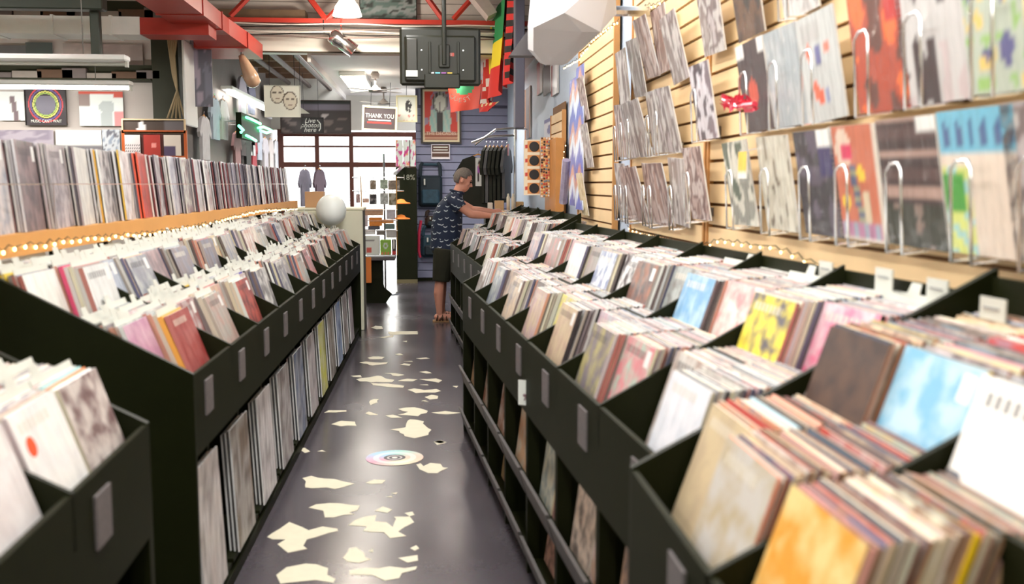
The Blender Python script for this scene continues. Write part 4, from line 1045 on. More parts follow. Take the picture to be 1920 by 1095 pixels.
board('small_poster', 'blue-grey photo sheet low on the left display wall', 'poster', 193, 243, 224, 285, YL, blotch([C(150, 160, 176), C(206, 210, 214), C(110, 110, 120)], 77), 10)
board('small_poster', 'lilac print at the far left behind the record ledge', 'poster', 0, 244, 100, 285, YL, blotch([C(170, 160, 170), C(140, 130, 144)], 78), 10)
for i, (u, v, c) in enumerate(((0, 85, C(110, 110, 110)), (50, 80, C(84, 94, 90)), (120, 82, C(190, 176, 168)), (195, 84, C(176, 160, 154)))):
    board('wall_panel_board', '%s weathered board high on the left display wall' % ORD[i], 'board', u, v, u+(48 if i < 2 else 72), v+45, YL, blotch([c, mixc(c, (.1, .1, .1), .2)], 80+i), 8)
for i, (u0, v0, u1, v1, Y_) in enumerate(((-40, 2, 300, 36, 11.44), (-40, 122, 284, 149, 11.3))):  # dark boards with cases, added to stand in for the dark upper left
    a = pt(u0, v1, Y=Y_); b_ = pt(u1, v0, Y=Y_)
    r = empty('added_dark_band', ((a.x+b_.x)/2, Y_, a.z), 0, ('added dark board with cases, darkening the wall above the galvanised duct', 'added dark board with clutter, darkening the wall between the two battens')[i], 'shelf')
    w = (b_.x-a.x)/2; h = b_.z-a.z
    MB().box(-w, w, .02, 11.5-Y_, 0, h).build('back_board', mat('dark_olive_board', C(40, 42, 20), .7), r)
    MB().box(-w, w, -.06, .02, 0, .015).build('board', mat('dark_olive_board'), r)
    for k in range(7):
        x = -w+(k+.4)*w*2/7; c = (C(110, 100, 96), C(150, 140, 130), C(96, 70, 50))[k % 3]
        MB().bbox(x, x+.25+.06*(k % 3), -.05, .015, .015, h*(.45+.1*(k % 4)), .006).build('stored_case', mat('stored_case_%d' % (k % 3), c, .6, vary=.2), r)
# dark column with cables, pale pipe, blue-grey panels
a = pt(284, 70, Y=11.3); b_ = pt(334, 70, Y=11.3)
tag(MB().bbox(a.x, b_.x, 11.25, 11.45, 0, 3.2, .01).build('column', mat('dark_olive_paint', C(42, 44, 26), .6)), 'dark square column behind the tied pale cables', 'column')
r = empty('cable_bundle', pt(322, 75, Y=11.2), 0, 'bundle of pale cables hanging down the dark column', 'cables')
c0 = pt(322, 75, Y=11.2)
for i in range(5):
    P = [pt(u, v, Y=11.2-.01*i)-c0 for u, v in ((315+4*i, 75), (319+2*i, 105), (324+1.5*i, 140), (332, 170), (328-8*i+18, 222))]
    MB().tube(P, .012, 6).build('cable', mat('pale_cable', C(170, 150, 116), .6), r, None, True)
a = pt(341, 75, Y=11.0); b_ = pt(352, 235, Y=11.0)
tag(MB().bbox(a.x, b_.x, 10.97, 11.5, b_.z, a.z, .01).build('white_conduit_box', mat('white_metal_box', C(226, 228, 226), .4)), 'tall narrow white metal conduit beside the dark column', 'conduit')
board('blue_sheet', 'blue-grey panel sheet beyond the white conduit', 'panel', 360, 76, 396, 200, 11.4, blotch([C(130, 134, 150), C(110, 112, 124), C(170, 160, 176)], 90, 2), 10, resz=20)
# framed record crate display below the column
r, w, h = board('display_case', 'orange-framed display of record covers behind the ledge', 'display case', 236, 250, 345, 292, 10.9, lambda u, v: C(120, 40, 34) if .3 < u < .6 else C(70, 44, 34), 12, frame=ORF, fw=.03)
for x0, x1, fn, nm in ((.0, .26, lambda u, v: C(60, 52, 52) if v < .6 and v > .2 and int(u*14) % 2 and int(v*14) % 2 else C(226, 216, 214), 'lettered_cover'), (.32, .6, lambda u, v: C(240, 150, 140) if (u-.6)**2+(v-.5)**2 < .02 else C(176, 50, 40), 'red_cover'), (.66, .95, lambda u, v: C(84, 70, 100) if u < .65 and v < .5 else C(226, 214, 200), 'cream_cover')):
    panel_mb((x1-x0)*w, h*.92, .006, fn, 14).build(nm, PRINT, r, T(-w/2+(x0+x1)/2*w, -.02, 0))
MB().box(-w/2, w/2, .02, .4, -pt(290, 292, Y=10.9).z, h).build('cabinet', mat('dark_cabinet_wood', C(60, 44, 34), .6), r)
r, w, h = board('upper_case', 'dark wide panel with hand lettering atop the orange display', 'panel', 232, 226, 345, 247, 10.9, lambda u, v: C(226, 222, 220) if abs(u-.3) < .08*(1.2-v) else C(70, 56, 48) if u < .66 else C(104, 98, 100), 26, frame=mat('pale_ledge', C(214, 190, 150), .5), fw=.015)
# ------------------------------------------------------------------ left back wall: lit shelf, neon, shirts
XL = -2.58
def lbox(u0, v0, u1, v1): return pt(u0, v0, X=XL), pt(u1, v1, X=XL)
r = empty('lit_shelf_light', (XL, 13.5, 2.9), 0, 'bright strip light above the merchandise on the left back wall', 'light')
a, b_ = pt(428, 168, X=XL+.1), pt(498, 192, X=XL+.1)
MB().bbox(.0, .16, a.y-13.5, b_.y-13.5, a.z-2.9-.0, a.z-2.9+.05, .01).build('housing', MATS['white_enamel_housing'], r)
MB().tube([(.1, a.y-13.5, a.z-2.93), (.1, b_.y-13.5, a.z-2.93)], .03, 8).build('tube', TUBE, r)
area_light('strip_light', (XL+.25, (a.y+b_.y)/2, a.z-.1), (0, math.radians(-30), 0), .15, b_.y-a.y, 6, (1, .98, .94))
GRN = mat('green_neon_tube', (.3, 1, .5), .4, emit=(.12, 1, .4), es=3)
r = empty('neon_sign', pt(470, 230, X=XL+.34), 0, 'green neon sign on the left back wall', 'neon sign')
o0 = pt(470, 230, X=XL+.34)
for l in (((462, 220), (472, 224), (482, 229), (488, 232)), ((484, 240), (494, 238), (504, 242), (511, 246), (500, 249), (488, 245)), ((448, 236), (456, 244), (452, 248)), ((462, 254), (472, 259), (480, 264))):
    MB().tube([pt(u, v, X=XL+.34)-o0 for u, v in l], .018, 8).build('tube', GRN, r, None, True)
MB().box(-.1, -.03, -.5, .9, -.22, .1).build('backing_board', BLACKD, r)
for y_ in (-.3, .6): MB().tube([(-.1, y_, 0), (-.38, y_, 0)], .012, 6).build('bracket', STEEL, r)
rt_ = random.Random(44)
def garment(name, label, M, w, h, m, cat='t-shirt', group=None, sleeves=True, hanger=True, prt=None):
    """flat shirt: local x = width, z up (0 at hem), front -y, folded cloth with thickness"""
    r = empty(name, (0, 0, 0), 0, label, cat, group); r.matrix_world = M
    pr = [(-.36, 0), (.36, 0), (.36, .62), (.5, .5) if sleeves else (.37, .7), (.58, .62) if sleeves else (.37, .8), (.36, .93), (.13, 1.0), (0, .95), (-.13, 1.0), (-.36, .93), (-.58, .62) if sleeves else (-.37, .8), (-.5, .5) if sleeves else (-.37, .7), (-.36, .62)]
    MB().prism([(x*w, z*h) for x, z in pr], -.018, .018).build('cloth', m, r)
    if hanger:
        hg = MB().tube([(-.3*w, 0, .93*h), (0, 0, 1.03*h), (.3*w, 0, .93*h)], .008, 6).build('hanger', mat('orange_wood_hanger', C(214, 150, 70), .5), r)
        MB().tube([(0, 0, 1.03*h), (0, 0, 1.09*h), (.02, 0, 1.11*h), (.035, 0, 1.09*h)], .003, 5).build('hook', STEEL, hg)
    if prt:
        panel_mb(prt[0], prt[1], .004, prt[2], 16).build('print', PRINT, r, T(prt[3], -.022, prt[4]))
    return r
for i, (u, v, c) in enumerate(((385, 300, C(206, 206, 210)), (404, 262, C(176, 190, 206)), (420, 262, C(214, 216, 214)), (445, 318, C(150, 110, 110)), (455, 292, C(60, 44, 48)), (465, 318, C(44, 40, 40)), (473, 292, C(206, 200, 206)), (476, 320, C(150, 30, 46)), (486, 300, C(170, 176, 190)), (498, 318, C(190, 184, 190)), (508, 318, C(200, 190, 186)), (518, 318, C(206, 206, 210)), (455, 212, C(176, 170, 180)), (472, 214, C(130, 130, 150)), (505, 222, C(190, 186, 190)))):
    p = pt(u, v, X=XL+.06)
    garment('wall_shirt', '%s shirt hanging on the left back wall, %s along from the conduit' % (cname(c), ordw(i)), T(p.x, p.y, p.z) @ RZ(math.pi/2), .55, .5, mat('shirt_%d' % i, c, .8, vary=.2, scale=12), group='shirts on the left back wall')
# ------------------------------------------------------------------ tall divider cards behind the near right rack
for i, (u, v) in enumerate(((1549, 490), (1658, 503), (1758, 523), (1862, 558))):
    p = pt(u, v, X=1.19)
    poly = [(-.14, 0), (.14, 0), (.14, .30), (.0, .315), (.0, .37), (-.09, .37), (-.09, .31), (-.14, .305)]
    o = MB().prism([(-y, z) for y, z in poly], -.002, .002, 'x').build('tall_divider_card', WHITEP)
    o.matrix_world = T(1.19, p.y-.05, p.z-.37) @ RZ(.04)
    MB().box(-.0045, -.0021, .02, .075, .345, .35).build('printed_line', mat('grey_print', C(150, 150, 150), .6), o)
    tag(o, 'tall white divider card at the back of the right rack, %s from the right' % ORD[3-i], 'divider card', 'tall divider cards of the right rack')

# ------------------------------------------------------------------ far end of the aisle
# third right rack, under the man's hands
make_rack('record_rack', 'small black record rack at the far right end, under the man\'s hands', .53, 11.12, .03, 1, 2, .62, .94, .72, 2)
MRT = T(.53, 11.12, 0) @ RZ(.03)
mb = MB(); rx = random.Random(9)
for k in range(2):
    for tier in (0, 1):
        for hf in (0, 1):
            n = 12; d0 = .03 if tier == 0 else .33; z0 = .815 if tier == 0 else .98
            for i in range(n):
                M = MRT @ T(d0+i*.022, k*.62+.62*(.258 if hf == 0 else .742), z0+.002) @ RY(LEAN)
                c = jit(C(232, 170, 80), .1, rx) if (i < 2 and tier == 1 and hf == 0) else jit(rx.choice(PALETTE), .15, rx)
                rec_into(mb, M, LPW, LPH, .017, c, mixc(c, (.6, .6, .6), .4), jit(rx.choice(EDGE_NEW), .1, rx), C(232, 234, 232), rx.uniform(0, 40))
tag(mb.build('record_stock', ART), 'records packed in the small far rack the man is browsing', 'records', None, 'stuff')
# cream end panel, cardboard box, white balloon
yE = LF_Y+LFB*LFP+.46
a = pt(598, 395, Y=yE); b_ = pt(683, 610, Y=yE)
r = empty('end_counter', ((a.x+b_.x)/2, yE, 0), 0, 'cream painted counter closing the far end of the left rack', 'counter'); hw = (b_.x-a.x)/2
MB().bbox(-hw-.35, hw, 0, .05, 0, a.z, .006).build('front_panel', CREAM, r)
MB().bbox(-hw-.35, hw+.015, -.005, .5, a.z, a.z+.03, .008).build('counter_top', CREAM, r)
MB().box(hw-.02, hw, .05, .48, 0, a.z).build('side_panel', mat('dark_olive_side', C(90, 84, 60), .6), r)
p = pt(621, 394, Y=yE-.2)
r = empty('balloon', p, 0, 'round white balloon standing at the far end of the left rack', 'balloon')
MB().ball((0, 0, 0), .158, 24, 16, (1, 1, 1.05)).build('skin', mat('white_balloon_rubber', C(240, 248, 244), .35, coat=.2), r, None, True)
MB().lathe([(.004, -.19), (.016, -.185), (.006, -.165)], 10).build('knot', mat('white_balloon_rubber'), r)
MB().tube([(0, 0, -.18), (.01, .02, -.5), (0, .0, -p.z)], .0025, 5).build('string', WHITEP, r)
a = pt(572, 394, Y=yE+.1); b_ = pt(606, 366, Y=yE+.1)
r = empty('cardboard_box', ((a.x+b_.x)/2, yE+.1, pt(598, 395, Y=yE).z+.03), 0, 'small plain cardboard box on the cream counter beside the balloon', 'box')
w = b_.x-a.x
MB().bbox(-w/2, w/2, 0, .2, 0, .17, .004).build('carton', KRAFT, r); MB().box(-.02, .02, -.001, .201, .1705, .172).build('tape', mat('packing_tape', C(206, 180, 140), .3), r)
# merchandise stand before the window: black base table, wire spinner, boxes
yM = 13.4
def fb(name, label, cat, u0, v0, u1, v1, Y, dep, m, fn=None, group=None):
    a = pt(u0, v1, Y=Y); b_ = pt(u1, v0, Y=Y); r = empty(name, ((a.x+b_.x)/2, Y, a.z), 0, label, cat, group); w = (b_.x-a.x)/2; h = b_.z-a.z
    MB().bbox(-w, w, 0, dep, 0, h, .006).build('body', m, r)
    if fn: panel_mb(w*2-.008, h-.008, .004, fn, 14).build('front_print', PRINT, r, T(0, -.003, .004))
    return r
a = pt(683, 482, Y=yM); b_ = pt(741, 482, Y=yM)
r = empty('display_table', ((a.x+b_.x)/2, yM, 0), 0, 'black pedestal table carrying the merchandise stand by the door', 'table'); w = (b_.x-a.x)/2
MB().bbox(-w, w, 0, .5, a.z-.05, a.z, .01).build('table_top', mat('grey_table_top', C(96, 90, 92), .5), r)
MB().bbox(-w*.75, w*.15, .12, .4, .05, a.z-.05, .01).build('pedestal', BLACK, r)
MB().prism([(-w, 0), (w*.35, 0), (w*.75, .12), (w*.25, .2), (w*.12, .32), (-w, .32)], .1, .16).build('foot_plate', BLACKD, r)
MB().bbox(-w*.99, -w*.55, -.006, .02, .28, .62, .004).build('orange_card', mat('orange_frame_card', C(226, 130, 60), .6), r)
ztab = a.z
fb('boxed_goods', 'white carton with a red square on the display table', 'box', 684, 443, 711, 478, yM-.0+.02, .2, mat('white_carton', C(226, 224, 218), .6), lambda u, v: C(214, 96, 84) if .1 < u < .45 and .12 < v < .4 else C(120, 116, 116) if .72 < v < .82 and u < .65 else C(226, 232, 226))
fb('boxed_goods', 'lime green box with a robot-like doodle on the display table', 'box', 713, 450, 733, 478, yM+.02, .16, mat('lime_carton', C(130, 180, 60), .6), lambda u, v: C(206, 214, 210) if (u-.5)**2+(v-.62)**2 < .05 and (u-.5)**2+(v-.62)**2 > .012 else C(226, 120, 90) if v < .18 and int(u*7) % 2 else C(140, 186, 70))
fb('boxed_goods', 'slim black box with white label on the display table', 'box', 735, 449, 742, 478, yM+.02, .12, BLACKD, lambda u, v: C(226, 226, 222) if v > .4 and .3 < u < .75 else C(200, 60, 60) if v < .22 else C(60, 44, 48))
SPC = [((684, 430, 703, 440), C(226, 226, 230)), ((706, 432, 722, 441), C(120, 110, 110)), ((724, 431, 743, 446), C(190, 186, 190)), ((684, 404, 689, 425), C(214, 200, 206)), ((692, 408, 716, 424), C(226, 140, 60)), ((722, 420, 740, 430), C(110, 130, 130)), ((684, 392, 718, 404), C(200, 160, 130)), ((725, 393, 741, 411), C(200, 196, 206)), ((690, 424, 712, 431), C(84, 84, 96)), ((716, 412, 738, 419), C(236, 150, 80))]
r = empty('wire_shelf', (pt(712, 478, Y=yM+.25).x, yM+.25, ztab), 0, 'open wire shelving standing on the display table', 'shelving')
cx = pt(712, 478, Y=yM+.25).x
for v in (431, 412, 392):
    z = pt(712, v, Y=yM+.2).z-ztab
    MB().box(-.24, .24, -.1, .12, z-.18-.006+.17, z-.18+.17).build('shelf', mat('wire_shelf_white', C(206, 196, 190), .5), r)
for x in (-.24, .23): MB().tube([(x, .1, 0), (x, .1, pt(712, 330, Y=yM+.2).z-ztab)], .008, 6).build('upright', mat('amber_upright', C(190, 140, 70), .5), r)
for i, (q, c) in enumerate(SPC):
    fb('shelf_goods', '%s small packet on the wire shelving, %s listed from the bottom' % (cname(c), ordw(i)) if 0 else '%s packet on the wire shelving, item %s from the bottom row up' % (cname(c), ordw(i)), 'packet', *q, yM+.16, .08, mat('packet_%d' % i, c, .6, vary=.3, scale=30), group='packets on the wire shelving')
HC = [((694, 338, 705, 355), C(150, 130, 110)), ((713, 337, 727, 354), C(170, 190, 170)), ((728, 338, 749, 356), C(150, 134, 120)), ((693, 364, 706, 383), C(44, 40, 50)), ((713, 362, 728, 383), C(190, 196, 196)), ((729, 362, 744, 385), C(130, 120, 84)), ((668, 364, 675, 380), C(190, 150, 150)), ((680, 372, 692, 380), C(236, 190, 170))]
for i, (q, c) in enumerate(HC):
    o, w, h = board('hanging_card', '%s product card hanging against the shop window, %s' % (cname(c), ['upper left', 'upper middle', 'upper right', 'lower left', 'lower middle', 'lower right', 'lowest far left', 'small and pale'][i]), 'card', *q, 14.2, blotch([c, mixc(c, (.05, .05, .05), .4), mixc(c, (.8, .8, .8), .3)], 120+i, 3), 8, t=.02, group='cards hanging at the shop window')
    MB().tube([(0, .012, h), (0, .012, h+.1)], .004, 5).build('hang_loop', STEEL, o)
    MB().tube([(0, .012, h+.1), (0, .4, h+.12)], .004, 5).build('hook_rod', STEEL, o)
p = pt(720, 330, Y=14.6)
r = empty('card_stand', (p.x, 14.62, 0), 0, 'slim steel stand carrying the cards before the window', 'stand')
MB().tube([(0, 0, 0), (0, 0, 2.0)], .014, 8).build('pole', STEEL, r); MB().lathe([(.2, 0), (.2, .015), (.02, .03)], 16).build('base', STEEL, r)
for v in (333, 358): MB().tube([(-.45, -.02, pt(720, v, Y=14.6).z+.0), (.28, -.02, pt(720, v, Y=14.6).z+.0)], .008, 6).build('cross_bar', STEEL, r)
for i, (u, v) in enumerate(((752, 382), (752, 411))):
    p = pt(u, v, Y=15.0); r = empty('orange_saucer', p, 0, '%s orange saucer-shaped ornament on a peg by the chalkboard' % ('upper', 'lower')[i], 'ornament')
    MB().lathe([(.14, 0), (.13, .015), (.07, .03), (.05, .06), (.01, .07)], 18).build('brim', mat('orange_felt', C(232, 130, 50), .7), r, None, True)
    MB().tube([(0, 0, .03), (0, 1.2, .03)], .006, 6).build('peg', STEEL, r)
# patterned hanging strips by the window
for i, u in enumerate((742, 756, 768)):
    board('hanging_strip', '%s floral paper strip hanging beside the window' % ('left', 'middle', 'right')[i], 'paper strip', u, 262, u+(13 if i < 2 else 11), 312, 16.35, lambda u_, v_, i=i: C(206, 60, 140) if mnoise.noise(Vector((u_*2.2, v_*4.5, i*3.))) > .22 else C(232, 150, 110) if mnoise.noise(Vector((u_*3, v_*5, i*7.+4))) > .34 else C(222, 228, 222), 8, resz=18, group='floral strips by the window')
# chalkboard pillar
yc_ = 16.2
a = pt(744, 531, Y=yc_); b_ = pt(781, 314, Y=yc_)
r = empty('chalkboard_pillar', ((a.x+b_.x)/2, yc_, 0), 0, 'tall black chalkboard pillar between window and blue slat wall', 'pillar'); w = (b_.x-a.x)/2
MB().bbox(-w, w, 0, .35, 0, b_.z, .008).build('board', mat('chalkboard_black', C(26, 29, 12), .7, vary=.2, scale=4, spec=.2), r)
text('chalk_lettering', '18%', .12, mat('chalk', C(150, 148, 132), .8), r, T(.04, -.004, pt(760, 333, Y=yc_).z))
MB().box(-w, w, -.005, 0, .0, .06).build('kick_board', mat('pale_kick', C(120, 110, 80), .6), r)
tag(MB().tube([pt(741, 325, Y=15.4), pt(757, 311, Y=16.2)], .03, 8).build('pale_rail', STEEL), 'short chrome rail jutting from the top of the chalkboard pillar', 'rail')
# bags on the blue slat wall
def bag(name, label, u0, v0, u1, v1, Y, m, m2, strap_open=True):
    a = pt(u0, v1, Y=Y); b_ = pt(u1, v0, Y=Y); r = empty(name, ((a.x+b_.x)/2, Y, a.z), 0, label, 'bag'); w = (b_.x-a.x)/2; h = b_.z-a.z
    MB().bbox(-w, w, -.1, .0, 0, h*.72, .04).build('body', m, r)
    MB().bbox(-w*.75, w*.75, -.14, -.09, h*.06, h*.4, .03).build('front_pocket', m2, r)
    for s_ in (-1, 1): MB().tube([(s_*w*.85, -.06, h*.7), (s_*w*.8, -.06, h*.95), (s_*w*.65, -.03, h)], .03, 8).build('strap', m, r)
    MB().bbox(-w*.68, w*.68, -.05, -.01, h*.94, h, .01).build('top_handle', m2, r)
    MB().bbox(-w*.55, -w*.42, -.15, -.1, h*.5, h*.64, .004).build('price_tag', WHITEP, r)
    return r
NAVYB = mat('dark_navy_canvas', C(26, 38, 46), .7, vary=.3, scale=6); TEALB = mat('teal_pattern_canvas', C(36, 62, 76), .7, vary=.6, scale=14)
bag('backpack', 'dark navy backpack hanging high on the blue slat wall', 785, 306, 829, 388, YB-.04, NAVYB, TEALB)
r = bag('backpack', 'teal patterned backpack with a pink side strap, hung low on blue wall', 790, 424, 836, 482, YB-.04, TEALB, NAVYB)
MB().tube([(-.2, -.1, .6), (-.235, -.1, .4), (-.24, -.1, .1), (-.22, -.1, .0)], .022, 8).build('pink_strap', mat('pink_webbing', C(206, 50, 80), .6), r)
bag('shoulder_bag', 'black and brown shoulder bag half hidden behind the man', 797, 396, 835, 426, YB-.04, mat('brown_black_leather', C(50, 36, 28), .5, vary=.5, scale=10), NAVYB)
# clothes rail with dark shirts
yR = 13.2
r = empty('clothes_rail', pt(945, 245, Y=yR), 0, 'chrome clothes rail with arms on the right wall', 'clothes rail'); o0 = pt(945, 245, Y=yR)
for l in (((930, 243), (975, 240)), ((915, 256), (965, 254)), ((884, 268), (915, 256)), ((890, 272), (930, 243))):
    MB().tube([pt(u, v, Y=yR)-o0 for u, v in l], .016, 8).build('arm', STEEL, r)
MB().tube([pt(966, 236, Y=yR)-o0, pt(966, 415, Y=yR)-o0, Vector((pt(966, 415, Y=yR).x-o0.x, 0, -o0.z))], .02, 8).build('post', STEEL, r)
MB().tube([pt(966, 241, Y=yR)-o0, Vector((XW-o0.x, 0, .02))], .012, 8).build('wall_bracket', STEEL, r)
SHK = mat('charcoal_cotton', C(40, 42, 34), .85, vary=.25, scale=10); SHG = mat('grey_cotton', C(96, 96, 98), .85, vary=.2, scale=10)
def f_kid(u, v):
    if (u-.45)**2+(v-.8)**2 < .02: return C(60, 40, 34) if v > .8 else C(190, 130, 100)
    if abs(u-.45) < .22 and .45 < v < .7: return C(176, 100, 190)
    if abs(u-.4) < .16 and .15 < v < .45: return C(44, 36, 38) if u < .4 else C(226, 226, 226)
    return C(226, 230, 228)
p = pt(897, 390, Y=yR-.1)
garment('t_shirt', 'black t-shirt with a white photo print facing the aisle', T(p.x, yR-.1, p.z) @ RZ(.0), .56, pt(897, 292, Y=yR-.1).z-p.z, SHK, prt=(.115, .36, f_kid, .02, .28))
for i, u in enumerate((912, 919, 926, 933, 941, 950)):
    p = pt(u, 380 if i < 5 else 372, Y=yR+.02)
    garment('t_shirt', '%s shirt hanging side-on on the clothes rail, %s from the man' % ('grey' if i in (1, 5) else 'charcoal', ORD[i]), T(p.x, yR+.02, p.z) @ RZ(math.radians(72)), .5, pt(u, 276, Y=yR).z-p.z, SHG if i in (1, 5) else SHK, group='shirts on the clothes rail', prt=(.1, .15, lambda u_, v_: C(200, 50, 50) if u_ < .6 else C(230, 230, 230), 0, .55) if i == 5 else None)
# flags hung in the upper right
def flag(name, label, corners, fn, nx=14, nz=14, amp=.06):
    """cloth with folds, corners top-left, top-right, bottom-right, bottom-left in space"""
    mb = MB(); tl, tr, br, bl = [Vector(c) for c in corners]
    nrm = (tr-tl).cross(bl-tl).normalized(); V_ = []; F = []; A = []
    for side in (0, 1):
        for j in range(nz+1):
            for i in range(nx+1):
                a_, b2 = i/nx, j/nz
                q = tl.lerp(tr, a_).lerp(bl.lerp(br, a_), b2)
                V_.append(q+nrm*(amp*math.sin(a_*9+b2*2)*(.3+.7*b2)+(.006 if side else 0)))
    N = (nx+1)*(nz+1)
    for side in (0, 1):
        for j in range(nz):
            for i in range(nx):
                a_ = side*N+j*(nx+1)+i; f_ = (a_, a_+nx+1, a_+nx+2, a_+1)
                F.append(f_ if not side else f_[::-1]); c = fn((i+.5)/nx, 1-(j+.5)/nz); A.append((c, c, 0.))
    mb.add(V_, F, None, A)
    return tag(mb.build(name, art_cloth, None, None, True), label, 'flag')
art_cloth = art_material('flag_cloth', False, 0, .8, 0)
r_ = flag('flag', 'red flag with a green disc and QUEST lettering under the television', [pt(838, 146, Y=14.0), pt(903, 150, Y=13.2), pt(900, 203, Y=13.2), pt(843, 211, Y=14.0)], lambda u, v: C(40, 150, 90) if (u-.5)**2+((v-.78)*.9)**2 < .07 else C(206, 58, 30), 18, 18, .02)
q = pt(870, 178, Y=13.45)
for i, ch in enumerate('QUEST'):
    an = math.radians(-136+20*i); R_ = .17
    c_ = pt(865, 164, Y=13.45)
    text('lettering', ch, .085, WTX, r_, T(c_.x+R_*math.cos(an+math.radians(0)), 13.42, c_.z+R_*math.sin(an)) @ RY(-(an+math.pi/2)))
for u in (842, 900): MB().tube([pt(u, 149, Y=13.95 if u < 850 else 13.2), pt(u, 149, Y=13.95 if u < 850 else 13.2)+Vector((0, 0, 3.1-pt(u, 149, Y=13.95 if u < 850 else 13.2).z))], .004, 5).build('cord', CABK, r_)
flag('flag', 'green yellow and red striped flag hanging high beside the television', [pt(921, 40, Y=12.6), pt(946, -12, Y=11.4), pt(943, 168, Y=11.4), pt(914, 192, Y=12.6)], lambda u, v: C(40, 140, 80) if v > .62 else C(240, 214, 40) if v > .36 else C(220, 44, 34), 10, 18, .05)
flag('flag', 'red and black checked flag beside the grey pillar', [pt(945, -10, Y=11.6), pt(964, -10, Y=10.8), pt(962, 150, Y=10.8), pt(944, 165, Y=11.6)], lambda u, v: C(30, 26, 24) if int(v*14) % 2 and u > .4 else C(222, 40, 34), 10, 28, .04)
flag('flag', 'red yellow and white patterned flag behind the striped one', [pt(904, 60, Y=13.0), pt(928, 40, Y=12.4), pt(924, 195, Y=12.4), pt(900, 205, Y=13.0)], lambda u, v: C(236, 214, 60) if u > .6 and v > .4 else C(226, 214, 206) if mnoise.noise(Vector((u*5, v*8, 3))) > .1 else C(200, 44, 34), 10, 20, .05)
flag('flag', 'crumpled red cloth with pale trim at the flag bottoms', [pt(898, 196, Y=12.5), pt(935, 190, Y=12.0), pt(920, 206, Y=12.0), pt(896, 212, Y=12.5)], lambda u, v: C(226, 206, 150) if v > .6 and int(u*8) % 2 else C(200, 40, 30), 10, 6, .02)
# slanted white case leaning high, grey pillar
a = pt(880, 30, Y=12.0); tag(MB().prism([(a.x-.14, a.z+.35), (a.x+.05, a.z+.35), (a.x+.3, a.z), (a.x+.2, a.z-.05)], 11.7, 12.05).build('slanted_panel', mat('scuffed_white_board', C(200, 190, 186), .6, vary=.15, scale=20)), 'scuffed white slanted panel above the flags', 'panel')
a = pt(966, 0, Y=10.6); b_ = pt(984, 0, Y=10.6)
tag(MB().bbox(a.x, b_.x, 10.6, 10.8, pt(975, 240, Y=10.6).z, 4.5, .008).build('grey_pilaster', mat('grey_blue_paint', C(110, 110, 126), .6)), 'narrow grey-blue pilaster beside the checked flag', 'pilaster')
# white faceted loudspeaker
o0 = Vector((.80, 5.6, 2.62))
A_ = [(1000, 52, 5.6), (1000, 96, 5.75), (1022, 122, 5.85), (1054, 122, 5.85), (1092, 60, 5.6), (1058, 24, 5.5)]
B_ = [(1058, 24, 5.5), (1092, 60, 5.6), (1126, 60, 5.62), (1156, 26, 5.75), (1152, -60, 5.8), (1058, -60, 5.95)]
C_ = [(1058, 24, 5.5), (1058, -60, 5.95), (1010, -60, 5.95), (1000, 52, 5.6)]
D_ = [(1092, 60, 5.6), (1054, 122, 5.85), (1064, 118, 6.3), (1126, 60, 5.62)]
r = empty('loudspeaker', o0, 0, 'large white faceted loudspeaker mounted high on the right wall', 'loudspeaker')
mb = MB()
for poly in (A_, B_, C_, D_):
    f_ = [pt(*q[:2], Y=q[2])-o0 for q in poly]; n_ = len(f_)
    bk = [q+Vector((.0, .3, .05)) for q in f_]
    mb.add(f_+bk, [tuple(range(n_-1, -1, -1)), tuple(range(n_, 2*n_))]+[(i, (i+1) % n_, (i+1) % n_+n_, i+n_) for i in range(n_)])
mb.build('cabinet', mat('white_speaker_paint', C(190, 188, 190), .5, vary=.06, scale=3), r)
MB().tube([pt(1110, 20, Y=5.9)-o0, Vector((XW-.055-o0.x, 5.9-o0.y, pt(1110, 20, Y=5.9).z-o0.z))], .03, 8).build('wall_bracket', STEEL, r)
a = [pt(u, v, Y=6.2)-o0 for u, v in ((955, 104), (1000, 42), (1000, 104))]
MB().add(a+[q+Vector((0, .12, 0)) for q in a], [(0, 2, 1), (3, 4, 5), (0, 1, 4, 3), (1, 2, 5, 4), (2, 0, 3, 5)]).build('side_horn', mat('dark_grey_horn', C(84, 80, 82), .6), r)
# right wall fixtures between the slat panels
def side_board(name, label, cat, u0, v0, u1, v1, X, fn, res=12, m=None, t=.02, resz=None):
    a = pt(u0, v1, X=X); b_ = pt(u1, v1, X=X); zt2 = pt((u0+u1)/2, v0, X=X).z; zb2 = pt((u0+u1)/2, v1, X=X).z
    o = panel_mb(abs(a.y-b_.y), zt2-zb2, t, fn, res, resz=resz).build(name, m or PRINT); o.matrix_world = T(X, (a.y+b_.y)/2, zb2) @ RZ(-math.pi/2)
    return tag(o, label, cat)
def f_vinyl(u, v):
    k = (v*4) % 1
    if u < .22: return C(206, 60, 50) if abs(k-.5) < .12 and u > .06 else C(236, 220, 190)
    return C(240, 226, 200) if k < .07 or k > .93 else C(222, 148, 84)
yV = 10.0
a = pt(982, 366, Y=yV); b_ = pt(1012, 262, Y=yV); w = b_.x-a.x; hh = b_.z-a.z
r = empty('vinyl_clock_board', ((a.x+b_.x)/2, yV, a.z), 0, 'tall orange board with four black vinyl discs on the right wall', 'display board')
panel_mb(w, hh, .03, f_vinyl, 20, resz=60).build('printed_board', PRINT, r)
for k in range(4): MB().lathe([(w*.31, 0), (w*.31, .006), (w*.29, .008)], 24).build('vinyl_disc', mat('vinyl_black', C(40, 38, 38), .3, coat=.5), r, T(w*.14, -.016, hh*(k+.5)/4) @ RX(math.pi/2))
MB().box(w/2, XW-.02-(a.x+b_.x)/2, .02, .05, .1, hh-.1).build('wall_return', WOODE, r)
yP = 9.9
